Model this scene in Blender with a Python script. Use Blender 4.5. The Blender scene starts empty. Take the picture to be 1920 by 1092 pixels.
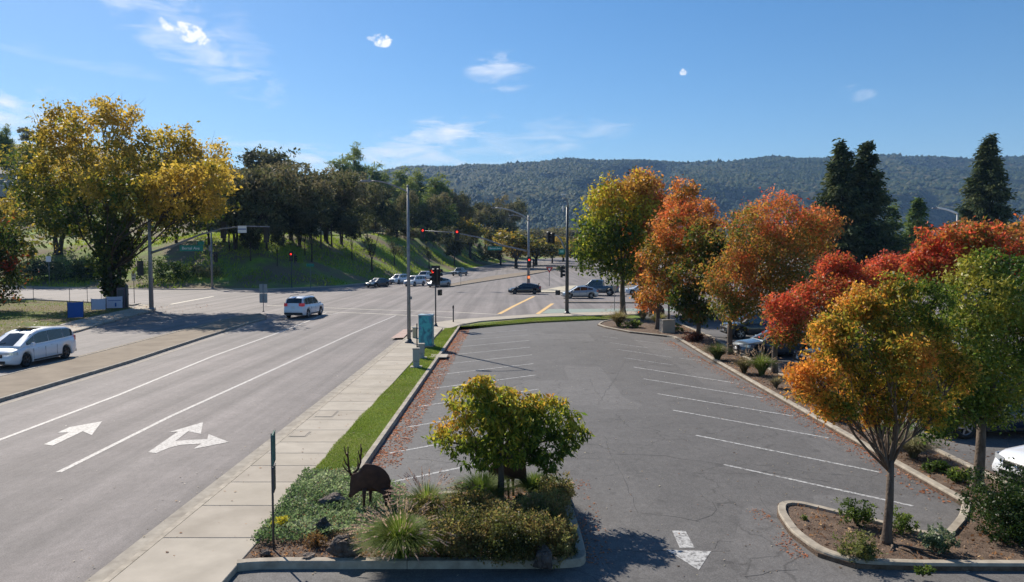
import bpy, bmesh, math, random
import numpy as np
from mathutils import Vector, Matrix
R = math.radians
random.seed(7)
rng = np.random.default_rng(11)
S = bpy.context.scene
COL = S.collection

# ------------------------------------------------------------------ camera, sky, sun, exposure
CAM_H, FPX, HORV = 6.2, 1387.0, 472.0
TH = math.atan((546 - HORV) / FPX)
cd = bpy.data.cameras.new('camera'); cam = bpy.data.objects.new('camera', cd); COL.objects.link(cam)
cam.location = (0, 0, CAM_H); cam.rotation_euler = (R(90) - TH, 0, 0)
cd.lens = FPX / 1920 * 36; cd.sensor_width = 36; cd.clip_start = 0.1; cd.clip_end = 20000
S.camera = cam
SUN_EL, SUN_AZ = 38.0, -36.0
S.view_settings.view_transform = 'Standard'; S.view_settings.look = 'None'
S.view_settings.exposure = 0.50; S.view_settings.gamma = 1; S.view_settings.use_curve_mapping = False
sd = bpy.data.lights.new('sun', 'SUN'); so = bpy.data.objects.new('sun', sd); COL.objects.link(so)
sd.energy = 5.0; sd.angle = R(0.5); sd.color = (1.0, 0.925, 0.81)
az, el = R(SUN_AZ), R(SUN_EL)
SUND = Vector((math.sin(az) * math.cos(el), math.cos(az) * math.cos(el), math.sin(el)))
so.rotation_euler = SUND.to_track_quat('Z', 'Y').to_euler()

def build_world():
    w = bpy.data.worlds.new('World'); S.world = w; w.use_nodes = True
    nt = w.node_tree; N = nt.nodes; L = nt.links; N.clear()
    out = N.new('ShaderNodeOutputWorld'); bg = N.new('ShaderNodeBackground'); bg.inputs[1].default_value = 0.083
    sky = N.new('ShaderNodeTexSky'); sky.sky_type = 'NISHITA'; sky.sun_disc = False
    sky.sun_elevation = el; sky.sun_rotation = az % (2 * math.pi)
    sky.air_density = 1.0; sky.dust_density = 0.25; sky.ozone_density = 3.2; sky.altitude = 300
    def val(x):
        return x
    def M(op, a, b=None, c=None, clamp=False):
        n = N.new('ShaderNodeMath'); n.operation = op; n.use_clamp = clamp
        for i, x in enumerate((a, b, c)):
            if x is None: continue
            if isinstance(x, (int, float)): n.inputs[i].default_value = x
            else: L.new(x, n.inputs[i])
        return n.outputs[0]
    tc = N.new('ShaderNodeTexCoord'); sx = N.new('ShaderNodeSeparateXYZ'); L.new(tc.outputs['Generated'], sx.inputs[0])
    azn = M('ARCTAN2', sx.outputs[0], sx.outputs[1]); eln = M('ARCSINE', sx.outputs[2])
    # distort by noise
    cmb = N.new('ShaderNodeCombineXYZ'); L.new(azn, cmb.inputs[0]); L.new(eln, cmb.inputs[1])
    nz = N.new('ShaderNodeTexNoise'); nz.inputs['Scale'].default_value = 75; nz.inputs['Detail'].default_value = 8; nz.inputs['Roughness'].default_value = 0.62
    L.new(cmb.outputs[0], nz.inputs['Vector'])
    mp = N.new('ShaderNodeMapping'); mp.inputs['Rotation'].default_value = (0, 0, 0.35); mp.inputs['Scale'].default_value = (16, 60, 1)
    L.new(cmb.outputs[0], mp.inputs[0])
    nw = N.new('ShaderNodeTexNoise'); nw.inputs['Scale'].default_value = 1.0; nw.inputs['Detail'].default_value = 9; nw.inputs['Roughness'].default_value = 0.6
    nw.inputs['Distortion'].default_value = 0.6
    L.new(mp.outputs[0], nw.inputs['Vector'])
    def px_dir(u, v):
        a = math.atan((u - 960) / FPX)
        return a, math.atan((HORV - v) / FPX * math.cos(a))
    total = None
    # (u, v, half width px, half height px, rotation deg, density, wispy)
    for (u, v, ru, rv, rot, dens, wisp) in (
            (364, 71, 36, 13, -14, 1.5, 0), (335, 58, 22, 6, -25, .9, 0), (722, 83, 17, 9, 0, 1.5, 0), (704, 80, 11, 4, 0, .8, 0), (1277, 140, 8, 5, 0, 1.4, 0),
            (945, 140, 55, 28, 5, .75, 1), (330, 55, 175, 42, -30, .6, 1), (800, 268, 110, 32, 16, 1.0, 1),
            (760, 305, 120, 18, 0, .85, 1), (960, 270, 180, 30, 8, .42, 1), (590, 298, 130, 20, -6, .9, 1), (10, 215, 110, 45, -8, 1.1, 1),
            (1597, 178, 26, 12, 0, .45, 1), (170, 122, 120, 10, -6, .22, 1), (440, 90, 60, 50, -40, .28, 1)):
        a0, e0 = px_dir(u, v)
        r = R(rot)
        da = M('SUBTRACT', azn, a0); de = M('SUBTRACT', eln, e0)
        p = M('MULTIPLY_ADD', de, math.sin(r), M('MULTIPLY', da, math.cos(r)))
        q = M('MULTIPLY_ADD', de, math.cos(r), M('MULTIPLY', da, -math.sin(r)))
        p = M('MULTIPLY', p, FPX / ru); q = M('MULTIPLY', q, FPX / rv)
        d2 = M('ADD', M('MULTIPLY', p, p), M('MULTIPLY', q, q))
        fall = M('SUBTRACT', 1.0 if not wisp else .75, M('MULTIPLY', d2, 0.62 if not wisp else 0.5))
        n = nz.outputs[0] if not wisp else nw.outputs[0]
        m = M('ADD', M('MULTIPLY', M('SUBTRACT', n, 0.5), 6.0 if not wisp else 5.2), fall)
        m = M('MULTIPLY', m, 0.9 if not wisp else 0.55, clamp=True)
        # keep inside the ellipse
        m = M('MULTIPLY', m, M('SUBTRACT', 2.1, d2, clamp=True))
        m = M('MULTIPLY', m, dens * (0.95 if wisp else 0.85), clamp=True)
        total = m if total is None else M('MAXIMUM', total, m)
    mix = N.new('ShaderNodeMix'); mix.data_type = 'RGBA'
    hs = N.new('ShaderNodeHueSaturation'); hs.inputs['Saturation'].default_value = 1.25; hs.inputs['Value'].default_value = 1.05; L.new(sky.outputs[0], hs.inputs['Color'])
    L.new(total, mix.inputs[0]); L.new(hs.outputs[0], mix.inputs[6]); mix.inputs[7].default_value = (9.8, 10.0, 10.4, 1)
    L.new(mix.outputs[2], bg.inputs[0]); L.new(bg.outputs[0], out.inputs[0])
build_world()

# ------------------------------------------------------------------ helpers
def tag(o, label=None, cat=None, group=None, kind=None):
    if label: o['label'] = label
    if cat: o['category'] = cat
    if group: o['group'] = group
    if kind: o['kind'] = kind
    return o

def empty(name, loc=(0, 0, 0), rz=0, label=None, cat=None, group=None):
    o = bpy.data.objects.new(name, None); COL.objects.link(o); o.location = loc; o.rotation_euler = (0, 0, rz)
    o.empty_display_size = 0.2
    return tag(o, label, cat, group)

class MB:
    def __init__(s): s.v = []; s.f = []; s.sm = []
    def add(s, vs, fs, smooth=False, M=None):
        b = len(s.v)
        for p in vs:
            p = Vector(p)
            if M is not None: p = M @ p
            s.v.append(tuple(p))
        for f in fs: s.f.append(tuple(b + i for i in f)); s.sm.append(smooth)
        return s
    def box(s, c, d, M=None, rz=0):
        x, y, z = d[0] / 2, d[1] / 2, d[2] / 2
        vs = [Vector((i * x, j * y, k * z)) for k in (-1, 1) for j in (-1, 1) for i in (-1, 1)]
        if rz: vs = [Matrix.Rotation(rz, 3, 'Z') @ p for p in vs]
        vs = [p + Vector(c) for p in vs]
        return s.add(vs, [(0, 2, 3, 1), (4, 5, 7, 6), (0, 1, 5, 4), (2, 6, 7, 3), (0, 4, 6, 2), (1, 3, 7, 5)], M=M)
    def bbox(s, c, d, b=0.02, M=None):
        """box with bevelled vertical and top edges"""
        x, y, z = d[0] / 2, d[1] / 2, d[2] / 2
        def ring(ix, iy, zz, k): 
            bb = b * k
            return [(c[0] + sx * (x - ix - (bb if a else 0)), c[1] + sy * (y - iy - (0 if a else bb)), c[2] + zz)
                    for sx, sy, a in ((1, 1, 0), (1, 1, 1), (-1, 1, 1), (-1, 1, 0), (-1, -1, 0), (-1, -1, 1), (1, -1, 1), (1, -1, 0))]
        rs = [ring(0, 0, -z, 1), ring(0, 0, z - b, 1), ring(b, b, z, 1)]
        vs = sum(rs, []); fs = []
        for r in range(2):
            for i in range(8): fs.append((r * 8 + i, r * 8 + (i + 1) % 8, r * 8 + 8 + (i + 1) % 8, r * 8 + 8 + i))
        fs.append(tuple(range(16, 24))); fs.append(tuple(range(7, -1, -1)))
        return s.add(vs, fs, M=M)
    def tube(s, pts, rad, n=8, caps=True, smooth=True, M=None):
        pts = [Vector(p) for p in pts]; m = len(pts)
        if not hasattr(rad, '__len__'): rad = [rad] * m
        vs = []; up = None
        for i, p in enumerate(pts):
            t = (pts[min(i + 1, m - 1)] - pts[max(i - 1, 0)]).normalized()
            if up is None: up = t.orthogonal().normalized()
            up = (up - t * up.dot(t));  up = up.normalized() if up.length > 1e-6 else t.orthogonal().normalized()
            w = t.cross(up)
            for k in range(n):
                a = 2 * math.pi * k / n
                vs.append(p + (up * math.cos(a) + w * math.sin(a)) * rad[i])
        fs = [(i * n + k, i * n + (k + 1) % n, (i + 1) * n + (k + 1) % n, (i + 1) * n + k) for i in range(m - 1) for k in range(n)]
        s.add(vs, fs, smooth, M)
        if caps and n > 2:
            b = len(s.v) - m * n
            s.f.append(tuple(b + k for k in range(n - 1, -1, -1))); s.sm.append(False)
            s.f.append(tuple(b + (m - 1) * n + k for k in range(n))); s.sm.append(False)
        return s
    def prism(s, poly, z0, z1, M=None):
        n = len(poly)
        vs = [(p[0], p[1], z0) for p in poly] + [(p[0], p[1], z1) for p in poly]
        fs = [tuple(range(n - 1, -1, -1)), tuple(range(n, 2 * n))] + [(i, (i + 1) % n, n + (i + 1) % n, n + i) for i in range(n)]
        return s.add(vs, fs, M=M)
    def lathe(s, prof, n=16, M=None, smooth=True):
        """profile (r, z) round the z axis"""
        m = len(prof); vs = [(r * math.cos(2 * math.pi * k / n), r * math.sin(2 * math.pi * k / n), z) for r, z in prof for k in range(n)]
        fs = [(i * n + k, i * n + (k + 1) % n, (i + 1) * n + (k + 1) % n, (i + 1) * n + k) for i in range(m - 1) for k in range(n)]
        return s.add(vs, fs, smooth, M)
    def mesh(s, name, mat=None):
        me = bpy.data.meshes.new(name); me.from_pydata(s.v, [], s.f); me.polygons.foreach_set('use_smooth', s.sm); me.update()
        if mat: me.materials.append(mat)
        return me
    def build(s, name, mat, parent=None, fix=True, **kw):
        me = s.mesh(name, mat)
        if fix:
            bm = bmesh.new(); bm.from_mesh(me); bmesh.ops.recalc_face_normals(bm, faces=bm.faces); bm.to_mesh(me); bm.free()
        o = bpy.data.objects.new(name, me); COL.objects.link(o)
        if parent: o.parent = parent
        return tag(o, **kw)

def link(name, me, parent=None, loc=None, rz=None, **kw):
    o = bpy.data.objects.new(name, me); COL.objects.link(o)
    if parent: o.parent = parent
    if loc is not None: o.location = loc
    if rz is not None: o.rotation_euler = (0, 0, rz)
    return tag(o, **kw)

CHILD = {}
def copy_tree(o, parent=None):
    c = o.copy(); COL.objects.link(c); c.parent = parent
    for ch in list(o.children): copy_tree(ch, c)
    return c

def noise3(p, seed=0):
    """value noise in numpy, p (...,3) -> 0..1"""
    p = np.asarray(p, dtype=np.float64); i = np.floor(p).astype(np.int64); f = p - i; f = f * f * (3 - 2 * f)
    def h(a, b, c):
        n = (a * 374761393 + b * 668265263 + c * 2147483647 + seed * 974711) & 0x7fffffff
        n = ((n ^ (n >> 13)) * 1274126177) & 0x7fffffff
        return ((n ^ (n >> 16)) & 0xffff) / 65535.0
    x, y, z = i[..., 0], i[..., 1], i[..., 2]; u, v, w = f[..., 0], f[..., 1], f[..., 2]
    def l(a, b, t): return a + (b - a) * t
    return l(l(l(h(x, y, z), h(x + 1, y, z), u), l(h(x, y + 1, z), h(x + 1, y + 1, z), u), v),
             l(l(h(x, y, z + 1), h(x + 1, y, z + 1), u), l(h(x, y + 1, z + 1), h(x + 1, y + 1, z + 1), u), v), w)
def fbm(p, o=4, seed=0):
    s = 0; a = 0.5; t = 0; p = np.asarray(p, float)
    for k in range(o): s = s + a * noise3(p * 2 ** k, seed + k); t += a; a *= 0.5
    return s / t
def sstep(a, b, x):
    t = np.clip((x - a) / (b - a), 0, 1); return t * t * (3 - 2 * t)

# ------------------------------------------------------------------ terrain
FOOT = np.array([(-400, 190, 8), (-200, 152, 8), (-90, 130, 8), (-56, 121, 9), (-40, 122, 12), (-31, 132, 14), (-27, 152, 13.5), (-21, 192, 11.5),
                 (-14, 232, 9), (-2, 300, 5), (16, 360, 3), (50, 430, 2), (300, 700, 2)], float)
def foot_dist(x, y):
    x = np.asarray(x, float); y = np.asarray(y, float)
    best = np.full(x.shape, 1e9); sg = np.zeros(x.shape); hh = np.zeros(x.shape)
    for (ax, ay, ah), (bx, by, bh) in zip(FOOT[:-1], FOOT[1:]):
        dx, dy = bx - ax, by - ay; L2 = dx * dx + dy * dy
        t = np.clip(((x - ax) * dx + (y - ay) * dy) / L2, 0, 1)
        qx, qy = x - (ax + t * dx), y - (ay + t * dy); d = np.hypot(qx, qy)
        cr = dx * (y - ay) - dy * (x - ax)
        m = d < best
        best = np.where(m, d, best); sg = np.where(m, np.sign(cr), sg)
    return best * sg, np.interp(x, FOOT[:, 0], FOOT[:, 2])
def base_z(y):
    y = np.asarray(y, float)
    a = 0.0165 * (y - 190)
    return np.clip(np.where(y < 190, 0, a), 0, 3.6) * sstep(180, 230, y)
HX = [-600, -300, -250, -205, -112, -83, -60, -40, -15, 2000]; HZ = [50, 46, 42, 37, 31, 26, 16, 7, 0, 0]
def T(x, y):
    x = np.asarray(x, float); y = np.asarray(y, float)
    d, h = foot_dist(x, y)
    z = base_z(y)
    p = np.stack([x * .06, y * .06, 0 * x], -1)
    bank = h * sstep(-2, 30, d) * 1.0
    bank = np.where(d > 0, bank - h * float(sstep(-2, 30, 0)) + 0.14, -0.15)
    bump = (fbm(p, 3, 5) - .5) * 1.6 * sstep(3, 25, d)
    hill = np.interp(x, HX, HZ) * sstep(45, 150, d) * (1 - 0.6 * sstep(500, 900, y)) * sstep(100, 60, x)
    meadow = np.clip(d - 28, 0, 60) * 0.045
    return np.where(d > 0, z + bank + bump + hill + meadow, z + bank)
def Tz(x, y): return float(T(np.array([x]), np.array([y]))[0])

_f = Vector((0, math.cos(TH), -math.sin(TH))); _u = Vector((0, math.sin(TH), math.cos(TH)))
def ray(u, v): return (_f * FPX + Vector((1, 0, 0)) * (u - 960) + _u * (546 - v)) / FPX
def G(u, v, z=0.0):
    """where the sight line through a point of the photograph meets the flat ground"""
    d = ray(u, v); t = (z - CAM_H) / d.z
    return (d.x * t, d.y * t)
def GT(u, v):
    """same on the terrain"""
    d = ray(u, v); ts = np.concatenate([np.arange(8, 200, .5), np.arange(200, 900, 2)]) / d.y
    xs, ys, zs = d.x * ts, d.y * ts, CAM_H + d.z * ts
    dd, _ = foot_dist(xs, ys)
    g = np.where(dd > 0, T(xs, ys), base_z(ys))
    k = np.argmax(zs < g)
    if k == 0: k = len(ts) - 1
    return (float(xs[k]), float(ys[k]), float(g[k]))
def atY(u, v, Y):
    d = ray(u, v); t = Y / d.y
    return Vector((d.x * t, Y, CAM_H + d.z * t))

def grid_mesh(name, xs, ys, zf, mat):
    X, Yy = np.meshgrid(xs, ys); Z = zf(X, Yy)
    me = bpy.data.meshes.new(name); n = X.size; nx, ny = len(xs), len(ys)
    me.vertices.add(n); me.vertices.foreach_set('co', np.stack([X, Yy, Z], -1).astype(np.float32).ravel())
    i = np.arange((ny - 1) * (nx - 1)); r, c = i // (nx - 1), i % (nx - 1); a = r * nx + c
    q = np.stack([a, a + 1, a + nx + 1, a + nx], -1).astype(np.int32)
    me.loops.add(q.size); me.loops.foreach_set('vertex_index', q.ravel())
    me.polygons.add(len(q)); me.polygons.foreach_set('loop_start', (np.arange(len(q)) * 4).astype(np.int32))
    me.polygons.foreach_set('loop_total', np.full(len(q), 4, np.int32))
    me.polygons.foreach_set('use_smooth', np.ones(len(q), bool))
    me.update(calc_edges=True); me.materials.append(mat)
    return me

# ------------------------------------------------------------------ materials
def nodes(name):
    m = bpy.data.materials.new(name); m.use_nodes = True; nt = m.node_tree
    return m, nt, nt.nodes, nt.links, nt.nodes['Principled BSDF']
def ramp(N, L, src, stops, interp='LINEAR'):
    r = N.new('ShaderNodeValToRGB'); r.color_ramp.interpolation = interp; e = r.color_ramp.elements
    while len(e) > 1: e.remove(e[-1])
    e[0].position = stops[0][0]; c = stops[0][1]; e[0].color = (*c, 1) if hasattr(c, '__len__') else (c, c, c, 1)
    for p, c in stops[1:]:
        k = e.new(p); k.color = (*c, 1) if hasattr(c, '__len__') else (c, c, c, 1)
    L.new(src, r.inputs[0]); return r.outputs[0]
def tnoise(N, L, scale, detail=4, rough=.55, stretch=None, coord='Object', dist=0):
    tc = N.new('ShaderNodeTexCoord'); src = tc.outputs[coord]
    if stretch:
        mp = N.new('ShaderNodeMapping'); mp.inputs['Scale'].default_value = stretch; L.new(src, mp.inputs[0]); src = mp.outputs[0]
    n = N.new('ShaderNodeTexNoise'); n.inputs['Scale'].default_value = scale; n.inputs['Detail'].default_value = detail; n.inputs['Roughness'].default_value = rough
    n.inputs['Distortion'].default_value = dist
    L.new(src, n.inputs['Vector']); return n.outputs[0]
def mixc(N, L, fac, a, b, mode='MIX'):
    m = N.new('ShaderNodeMix'); m.data_type = 'RGBA'; m.blend_type = mode
    for i, x in ((0, fac), (6, a), (7, b)):
        if isinstance(x, (int, float)): m.inputs[i].default_value = x
        elif isinstance(x, tuple): m.inputs[i].default_value = (*x, 1)
        else: L.new(x, m.inputs[i])
    return m.outputs[2]
def bump(N, L, B, h, strength=.3, dist=.02):
    b = N.new('ShaderNodeBump'); b.inputs['Strength'].default_value = strength; b.inputs['Distance'].default_value = dist
    L.new(h, b.inputs['Height']); L.new(b.outputs[0], B.inputs['Normal'])

def noisy(name, c1, c2, scale=3, rough=.8, detail=5, bs=.2, bscale=None, bd=.02, metal=0, stretch=None, spec=.3, lo=.3, hi=.7):
    m, nt, N, L, B = nodes(name)
    n = tnoise(N, L, scale, detail, .6, stretch)
    L.new(ramp(N, L, n, [(lo, c1), (hi, c2)]), B.inputs['Base Color'])
    B.inputs['Roughness'].default_value = rough; B.inputs['Metallic'].default_value = metal; B.inputs['Specular IOR Level'].default_value = spec
    if bs: bump(N, L, B, tnoise(N, L, bscale or scale * 6, 4), bs, bd)
    return m

def asphalt(name, c, warm, cracks=False, tracks=True, seal=0.0):
    m, nt, N, L, B = nodes(name)
    big = tnoise(N, L, .09, 5, .6)
    a = tuple(x * .86 for x in c); b = tuple(x * 1.12 * w for x, w in zip(c, warm))
    col = ramp(N, L, big, [(.3, a), (.7, b)])
    mid = tnoise(N, L, .8, 6, .65)
    col = mixc(N, L, 1.0, col, ramp(N, L, mid, [(.25, .84), (.75, 1.13)]), 'MULTIPLY')
    if tracks:
        st = tnoise(N, L, 1.0, 4, .6, (.85, .02, 1))
        col = mixc(N, L, 1.0, col, ramp(N, L, st, [(.34, .68), (.66, 1.14)]), 'MULTIPLY')
    fine = tnoise(N, L, 34, 3, .75)
    col = mixc(N, L, 1.0, col, ramp(N, L, fine, [(.3, .62), (.5, 1.0), (.7, 1.42)]), 'MULTIPLY')
    med_ = tnoise(N, L, 7, 4, .7, (1, .55, 1))
    col = mixc(N, L, 1.0, col, ramp(N, L, med_, [(.3, .84), (.5, 1.0), (.7, 1.14)]), 'MULTIPLY')
    if seal:
        tc0 = N.new('ShaderNodeTexCoord'); mp = N.new('ShaderNodeMapping'); mp.inputs['Scale'].default_value = (.22, .09, 1); L.new(tc0.outputs['Object'], mp.inputs[0])
        v0 = N.new('ShaderNodeTexVoronoi'); v0.distance = 'CHEBYCHEV'; L.new(mp.outputs[0], v0.inputs['Vector'])
        v0.inputs['Scale'].default_value = 1; v0.inputs['Randomness'].default_value = .8
        sp = N.new('ShaderNodeSeparateColor'); L.new(v0.outputs['Color'], sp.inputs[0])
        col = mixc(N, L, 1.0, col, ramp(N, L, sp.outputs[0], [(.3, 1 - seal), (.7, 1 + seal)]), 'MULTIPLY')
    if cracks:
        tc = N.new('ShaderNodeTexCoord'); nn = N.new('ShaderNodeTexNoise'); nn.inputs['Scale'].default_value = .9; nn.inputs['Detail'].default_value = 5
        L.new(tc.outputs['Object'], nn.inputs['Vector'])
        va = N.new('ShaderNodeVectorMath'); va.operation = 'MULTIPLY_ADD'; L.new(nn.outputs['Color'], va.inputs[0]); va.inputs[1].default_value = (1.5, 1.5, 0); L.new(tc.outputs['Object'], va.inputs[2])
        vo = N.new('ShaderNodeTexVoronoi'); vo.feature = 'DISTANCE_TO_EDGE'; vo.inputs['Scale'].default_value = .33; L.new(va.outputs[0], vo.inputs['Vector'])
        ck = ramp(N, L, vo.outputs['Distance'], [(0, .6), (.005, .78), (.012, 1)])
        gate = ramp(N, L, tnoise(N, L, .22, 3), [(.44, 0), (.54, 1)])
        col = mixc(N, L, gate, col, mixc(N, L, 1.0, col, ck, 'MULTIPLY'))
        stn = ramp(N, L, tnoise(N, L, 1.3, 4, .55), [(.60, 1.0), (.72, .70)])
        col = mixc(N, L, 1.0, col, stn, 'MULTIPLY')
    L.new(col, B.inputs['Base Color']); B.inputs['Roughness'].default_value = .82; B.inputs['Specular IOR Level'].default_value = .35
    bump(N, L, B, fine, .5, .006)
    return m

def paint(name, c, under, wear=.5):
    m, nt, N, L, B = nodes(name)
    n = tnoise(N, L, 9, 8, .8)
    f = ramp(N, L, n, [(wear - .05, 1), (wear + .05, .0), (wear + .2, 0)])
    d = tuple(x * .8 for x in c)
    cc = ramp(N, L, tnoise(N, L, 1.1, 4), [(.3, d), (.7, c)])
    L.new(mixc(N, L, f, cc, under), B.inputs['Base Color']); B.inputs['Roughness'].default_value = .7
    return m

def leafmat(name, trans=.35, rough=.5, gloss=.3):
    m = bpy.data.materials.new(name); m.use_nodes = True; nt = m.node_tree; N, L = nt.nodes, nt.links; N.clear()
    out = N.new('ShaderNodeOutputMaterial'); at = N.new('ShaderNodeAttribute'); at.attribute_name = 'Col'
    p = N.new('ShaderNodeBsdfPrincipled'); p.inputs['Roughness'].default_value = rough; p.inputs['Specular IOR Level'].default_value = gloss
    t = N.new('ShaderNodeBsdfTranslucent'); mx = N.new('ShaderNodeMixShader'); mx.inputs[0].default_value = trans
    L.new(at.outputs['Color'], p.inputs['Base Color'])
    g = N.new('ShaderNodeMix'); g.data_type = 'RGBA'; g.blend_type = 'MULTIPLY'; g.inputs[0].default_value = 1; L.new(at.outputs['Color'], g.inputs[6]); g.inputs[7].default_value = (1.0, 1.0, .8, 1)
    L.new(g.outputs[2], t.inputs[0]); L.new(p.outputs[0], mx.inputs[1]); L.new(t.outputs[0], mx.inputs[2]); L.new(mx.outputs[0], out.inputs[0])
    return m

def plain(name, c, rough=.5, metal=0, spec=.5, coat=0, emit=0, dirt=.12):
    m, nt, N, L, B = nodes(name)
    n = tnoise(N, L, 4, 5, .6)
    L.new(ramp(N, L, n, [(.3, tuple(x * (1 - dirt) for x in c)), (.7, c)]), B.inputs['Base Color'])
    B.inputs['Roughness'].default_value = rough; B.inputs['Metallic'].default_value = metal; B.inputs['Specular IOR Level'].default_value = spec
    B.inputs['Coat Weight'].default_value = coat; B.inputs['Coat Roughness'].default_value = .04
    if emit: B.inputs['Emission Color'].default_value = (*c, 1); B.inputs['Emission Strength'].default_value = emit
    return m

ROADC = (.205, .183, .172)
LOTC = (.127, .120, .115)
MT = dict(
    road=asphalt('road_asphalt', ROADC, (1.03, 1.0, 1.0)),
    lot=asphalt('lot_asphalt', LOTC, (1.0, 1.0, 1.0), cracks=True, tracks=False, seal=.08),
    conc=noisy('sidewalk_concrete', (.33, .285, .225), (.435, .38, .305), .9, .85, 8, .15, 60, .004),
    slab2=noisy('sidewalk_concrete_pale', (.355, .31, .25), (.455, .40, .325), 1.3, .85, 8, .15, 60, .004),
    slab3=noisy('sidewalk_concrete_dull', (.315, .27, .215), (.42, .365, .295), 1.1, .85, 8, .15, 60, .004),
    curb=noisy('curb_concrete', (.24, .205, .16), (.47, .41, .325), 3.2, .85, 8, .3, 40, .006),
    curbd=noisy('curb_concrete_grey', (.22, .19, .155), (.40, .355, .29), 2.6, .85, 8, .3, 40, .006),
    median=noisy('median_concrete', (.175, .135, .095), (.27, .215, .155), .7, .9, 8, .3, 30, .006),
    soil=noisy('mulch_soil', (.07, .045, .03), (.20, .14, .10), 5, .95, 10, .9, 30, .04),
    white=paint('white_road_paint', (.52, .49, .46), ROADC, .465),
    white_old=paint('worn_white_road_paint', (.40, .38, .37), ROADC, .67),
    white_lot=paint('white_stall_paint', (.52, .51, .49), LOTC, .475),
    white_faded=paint('faded_stall_paint', (.46, .46, .46), LOTC, .50),
    yellow=paint('yellow_road_paint', (.80, .50, .17), ROADC, .42),
    green_lane=paint('pale_green_lane_paint', (.29, .42, .33), ROADC, .50),
    xwalk=paint('crosswalk_paint', (.66, .60, .48), ROADC, .38),
    crack=plain('crack_filler', (.055, .053, .052), .8),
    bark=noisy('brown_bark', (.06, .043, .033), (.18, .135, .10), 9, .9, 8, .8, 20, .03, stretch=(1, 1, .25)),
    bark_dark=noisy('dark_bark', (.03, .024, .02), (.09, .07, .055), 6, .9, 8, .8, 20, .03, stretch=(1, 1, .25)),
    leaf=leafmat('leaf', .58), leaf_gloss=leafmat('glossy_leaf', .40, .45, .3), leaf_dark=leafmat('dull_leaf', .36, .7, .15),
    blade=leafmat('grass_blade', .5, .6, .2),
    galv=noisy('galvanised_steel', (.17, .175, .19), (.28, .285, .30), 5, .5, 4, 0, metal=.35),
    dark_steel=plain('dark_grey_steel', (.06, .065, .075), .5, .2),
    black=plain('black_housing', (.012, .012, .014), .5),
    rust=noisy('rusted_dark_steel', (.045, .02, .014), (.12, .055, .034), 5, .75, 8, .3, 20, .01),
    rock=noisy('lava_rock', (.035, .028, .026), (.14, .115, .10), 6, .9, 8, 1, 14, .06),
    rock2=noisy('brown_rock', (.09, .07, .06), (.26, .21, .17), 4, .9, 8, 1, 10, .06),
    glass=plain('dark_car_glass', (.012, .016, .02), .04, 0, .9, 0, dirt=0),
    rubber=plain('tyre_rubber', (.016, .016, .017), .8),
    rim=plain('alloy_rim', (.45, .46, .48), .28, .85), rim_d=plain('dark_alloy_rim', (.10, .10, .11), .3, .7),
    lamp=plain('headlight_lens', (.62, .66, .70), .08, .3, .9), tail=plain('tail_light_lens', (.42, .015, .02), .15, 0, .8), brake=plain('lit_brake_light', (.55, .04, .06), .3, 0, .5, 0, .12),
    chrome=plain('chrome_trim', (.6, .6, .62), .15, 1), trim=plain('black_trim', (.014, .014, .016), .5), plate=plain('number_plate', (.7, .7, .72), .4),
    sign_green=plain('green_sign_sheet', (.005, .20, .15), .45), sign_white=plain('white_sign_sheet', (.80, .80, .80), .5), sign_back=plain('bare_aluminium_sign', (.33, .34, .345), .55, .2),
    red_on=plain('lit_red_signal', (1.0, .035, .02), .4, 0, .5, 0, 1.4), lens_off=plain('unlit_signal_lens', (.03, .035, .03), .3), hand=plain('lit_orange_hand', (1.0, .25, .08), .4, 0, .5, 0, .8),
    box_grey=plain('grey_green_cabinet', (.30, .325, .315), .55), box_blue=plain('blue_banner_cloth', (.012, .085, .34), .7), lavender=plain('pale_banner_cloth', (.50, .52, .66), .7),
    red_sign=plain('red_sign_sheet', (.45, .02, .02), .4),
)
def car_paint(name, c, metal=.25): 
    return plain(name, c, .38, metal, .5, .9, dirt=.03)

# mural on the utility cabinet
def mural():
    m, nt, N, L, B = nodes('ocean_mural')
    n = tnoise(N, L, 2.2, 5, .6, (1, 1, .7), dist=1.0)
    L.new(ramp(N, L, n, [(.28, (.015, .07, .13)), (.42, (.02, .20, .27)), (.52, (.05, .42, .44)), (.62, (.04, .16, .33)), (.72, (.30, .42, .45))]), B.inputs['Base Color'])
    B.inputs['Roughness'].default_value = .4
    return m
MT['mural'] = mural()

def lawn_mat(name, a, b, c, scale=1.2, brown=.62):
    m, nt, N, L, B = nodes(name)
    n = tnoise(N, L, scale, 6, .65); g = ramp(N, L, n, [(.3, a), (.65, b)])
    n2 = tnoise(N, L, .12, 5, .6); f = ramp(N, L, n2, [(brown - .12, 0), (brown + .06, 1)])
    col = mixc(N, L, f, g, c)
    fine = tnoise(N, L, 26, 4, .7); col = mixc(N, L, 1.0, col, ramp(N, L, fine, [(.25, .6), (.75, 1.35)]), 'MULTIPLY')
    L.new(col, B.inputs['Base Color']); B.inputs['Roughness'].default_value = .9; B.inputs['Specular IOR Level'].default_value = .15
    bump(N, L, B, fine, .9, .05)
    return m
MT['lawn'] = lawn_mat('lawn_turf', (.11, .165, .03), (.20, .265, .05), (.24, .20, .08), 2.2, .60)
MT['bank'] = lawn_mat('bank_grass', (.11, .17, .025), (.25, .36, .05), (.19, .145, .09), .5, .50)
MT['corner_grass'] = lawn_mat('corner_turf', (.07, .10, .02), (.15, .19, .035), (.16, .12, .06), .5, .48)
MT['ground'] = lawn_mat('dry_ground', (.10, .12, .04), (.17, .16, .07), (.20, .16, .10), .3, .5)

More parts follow.
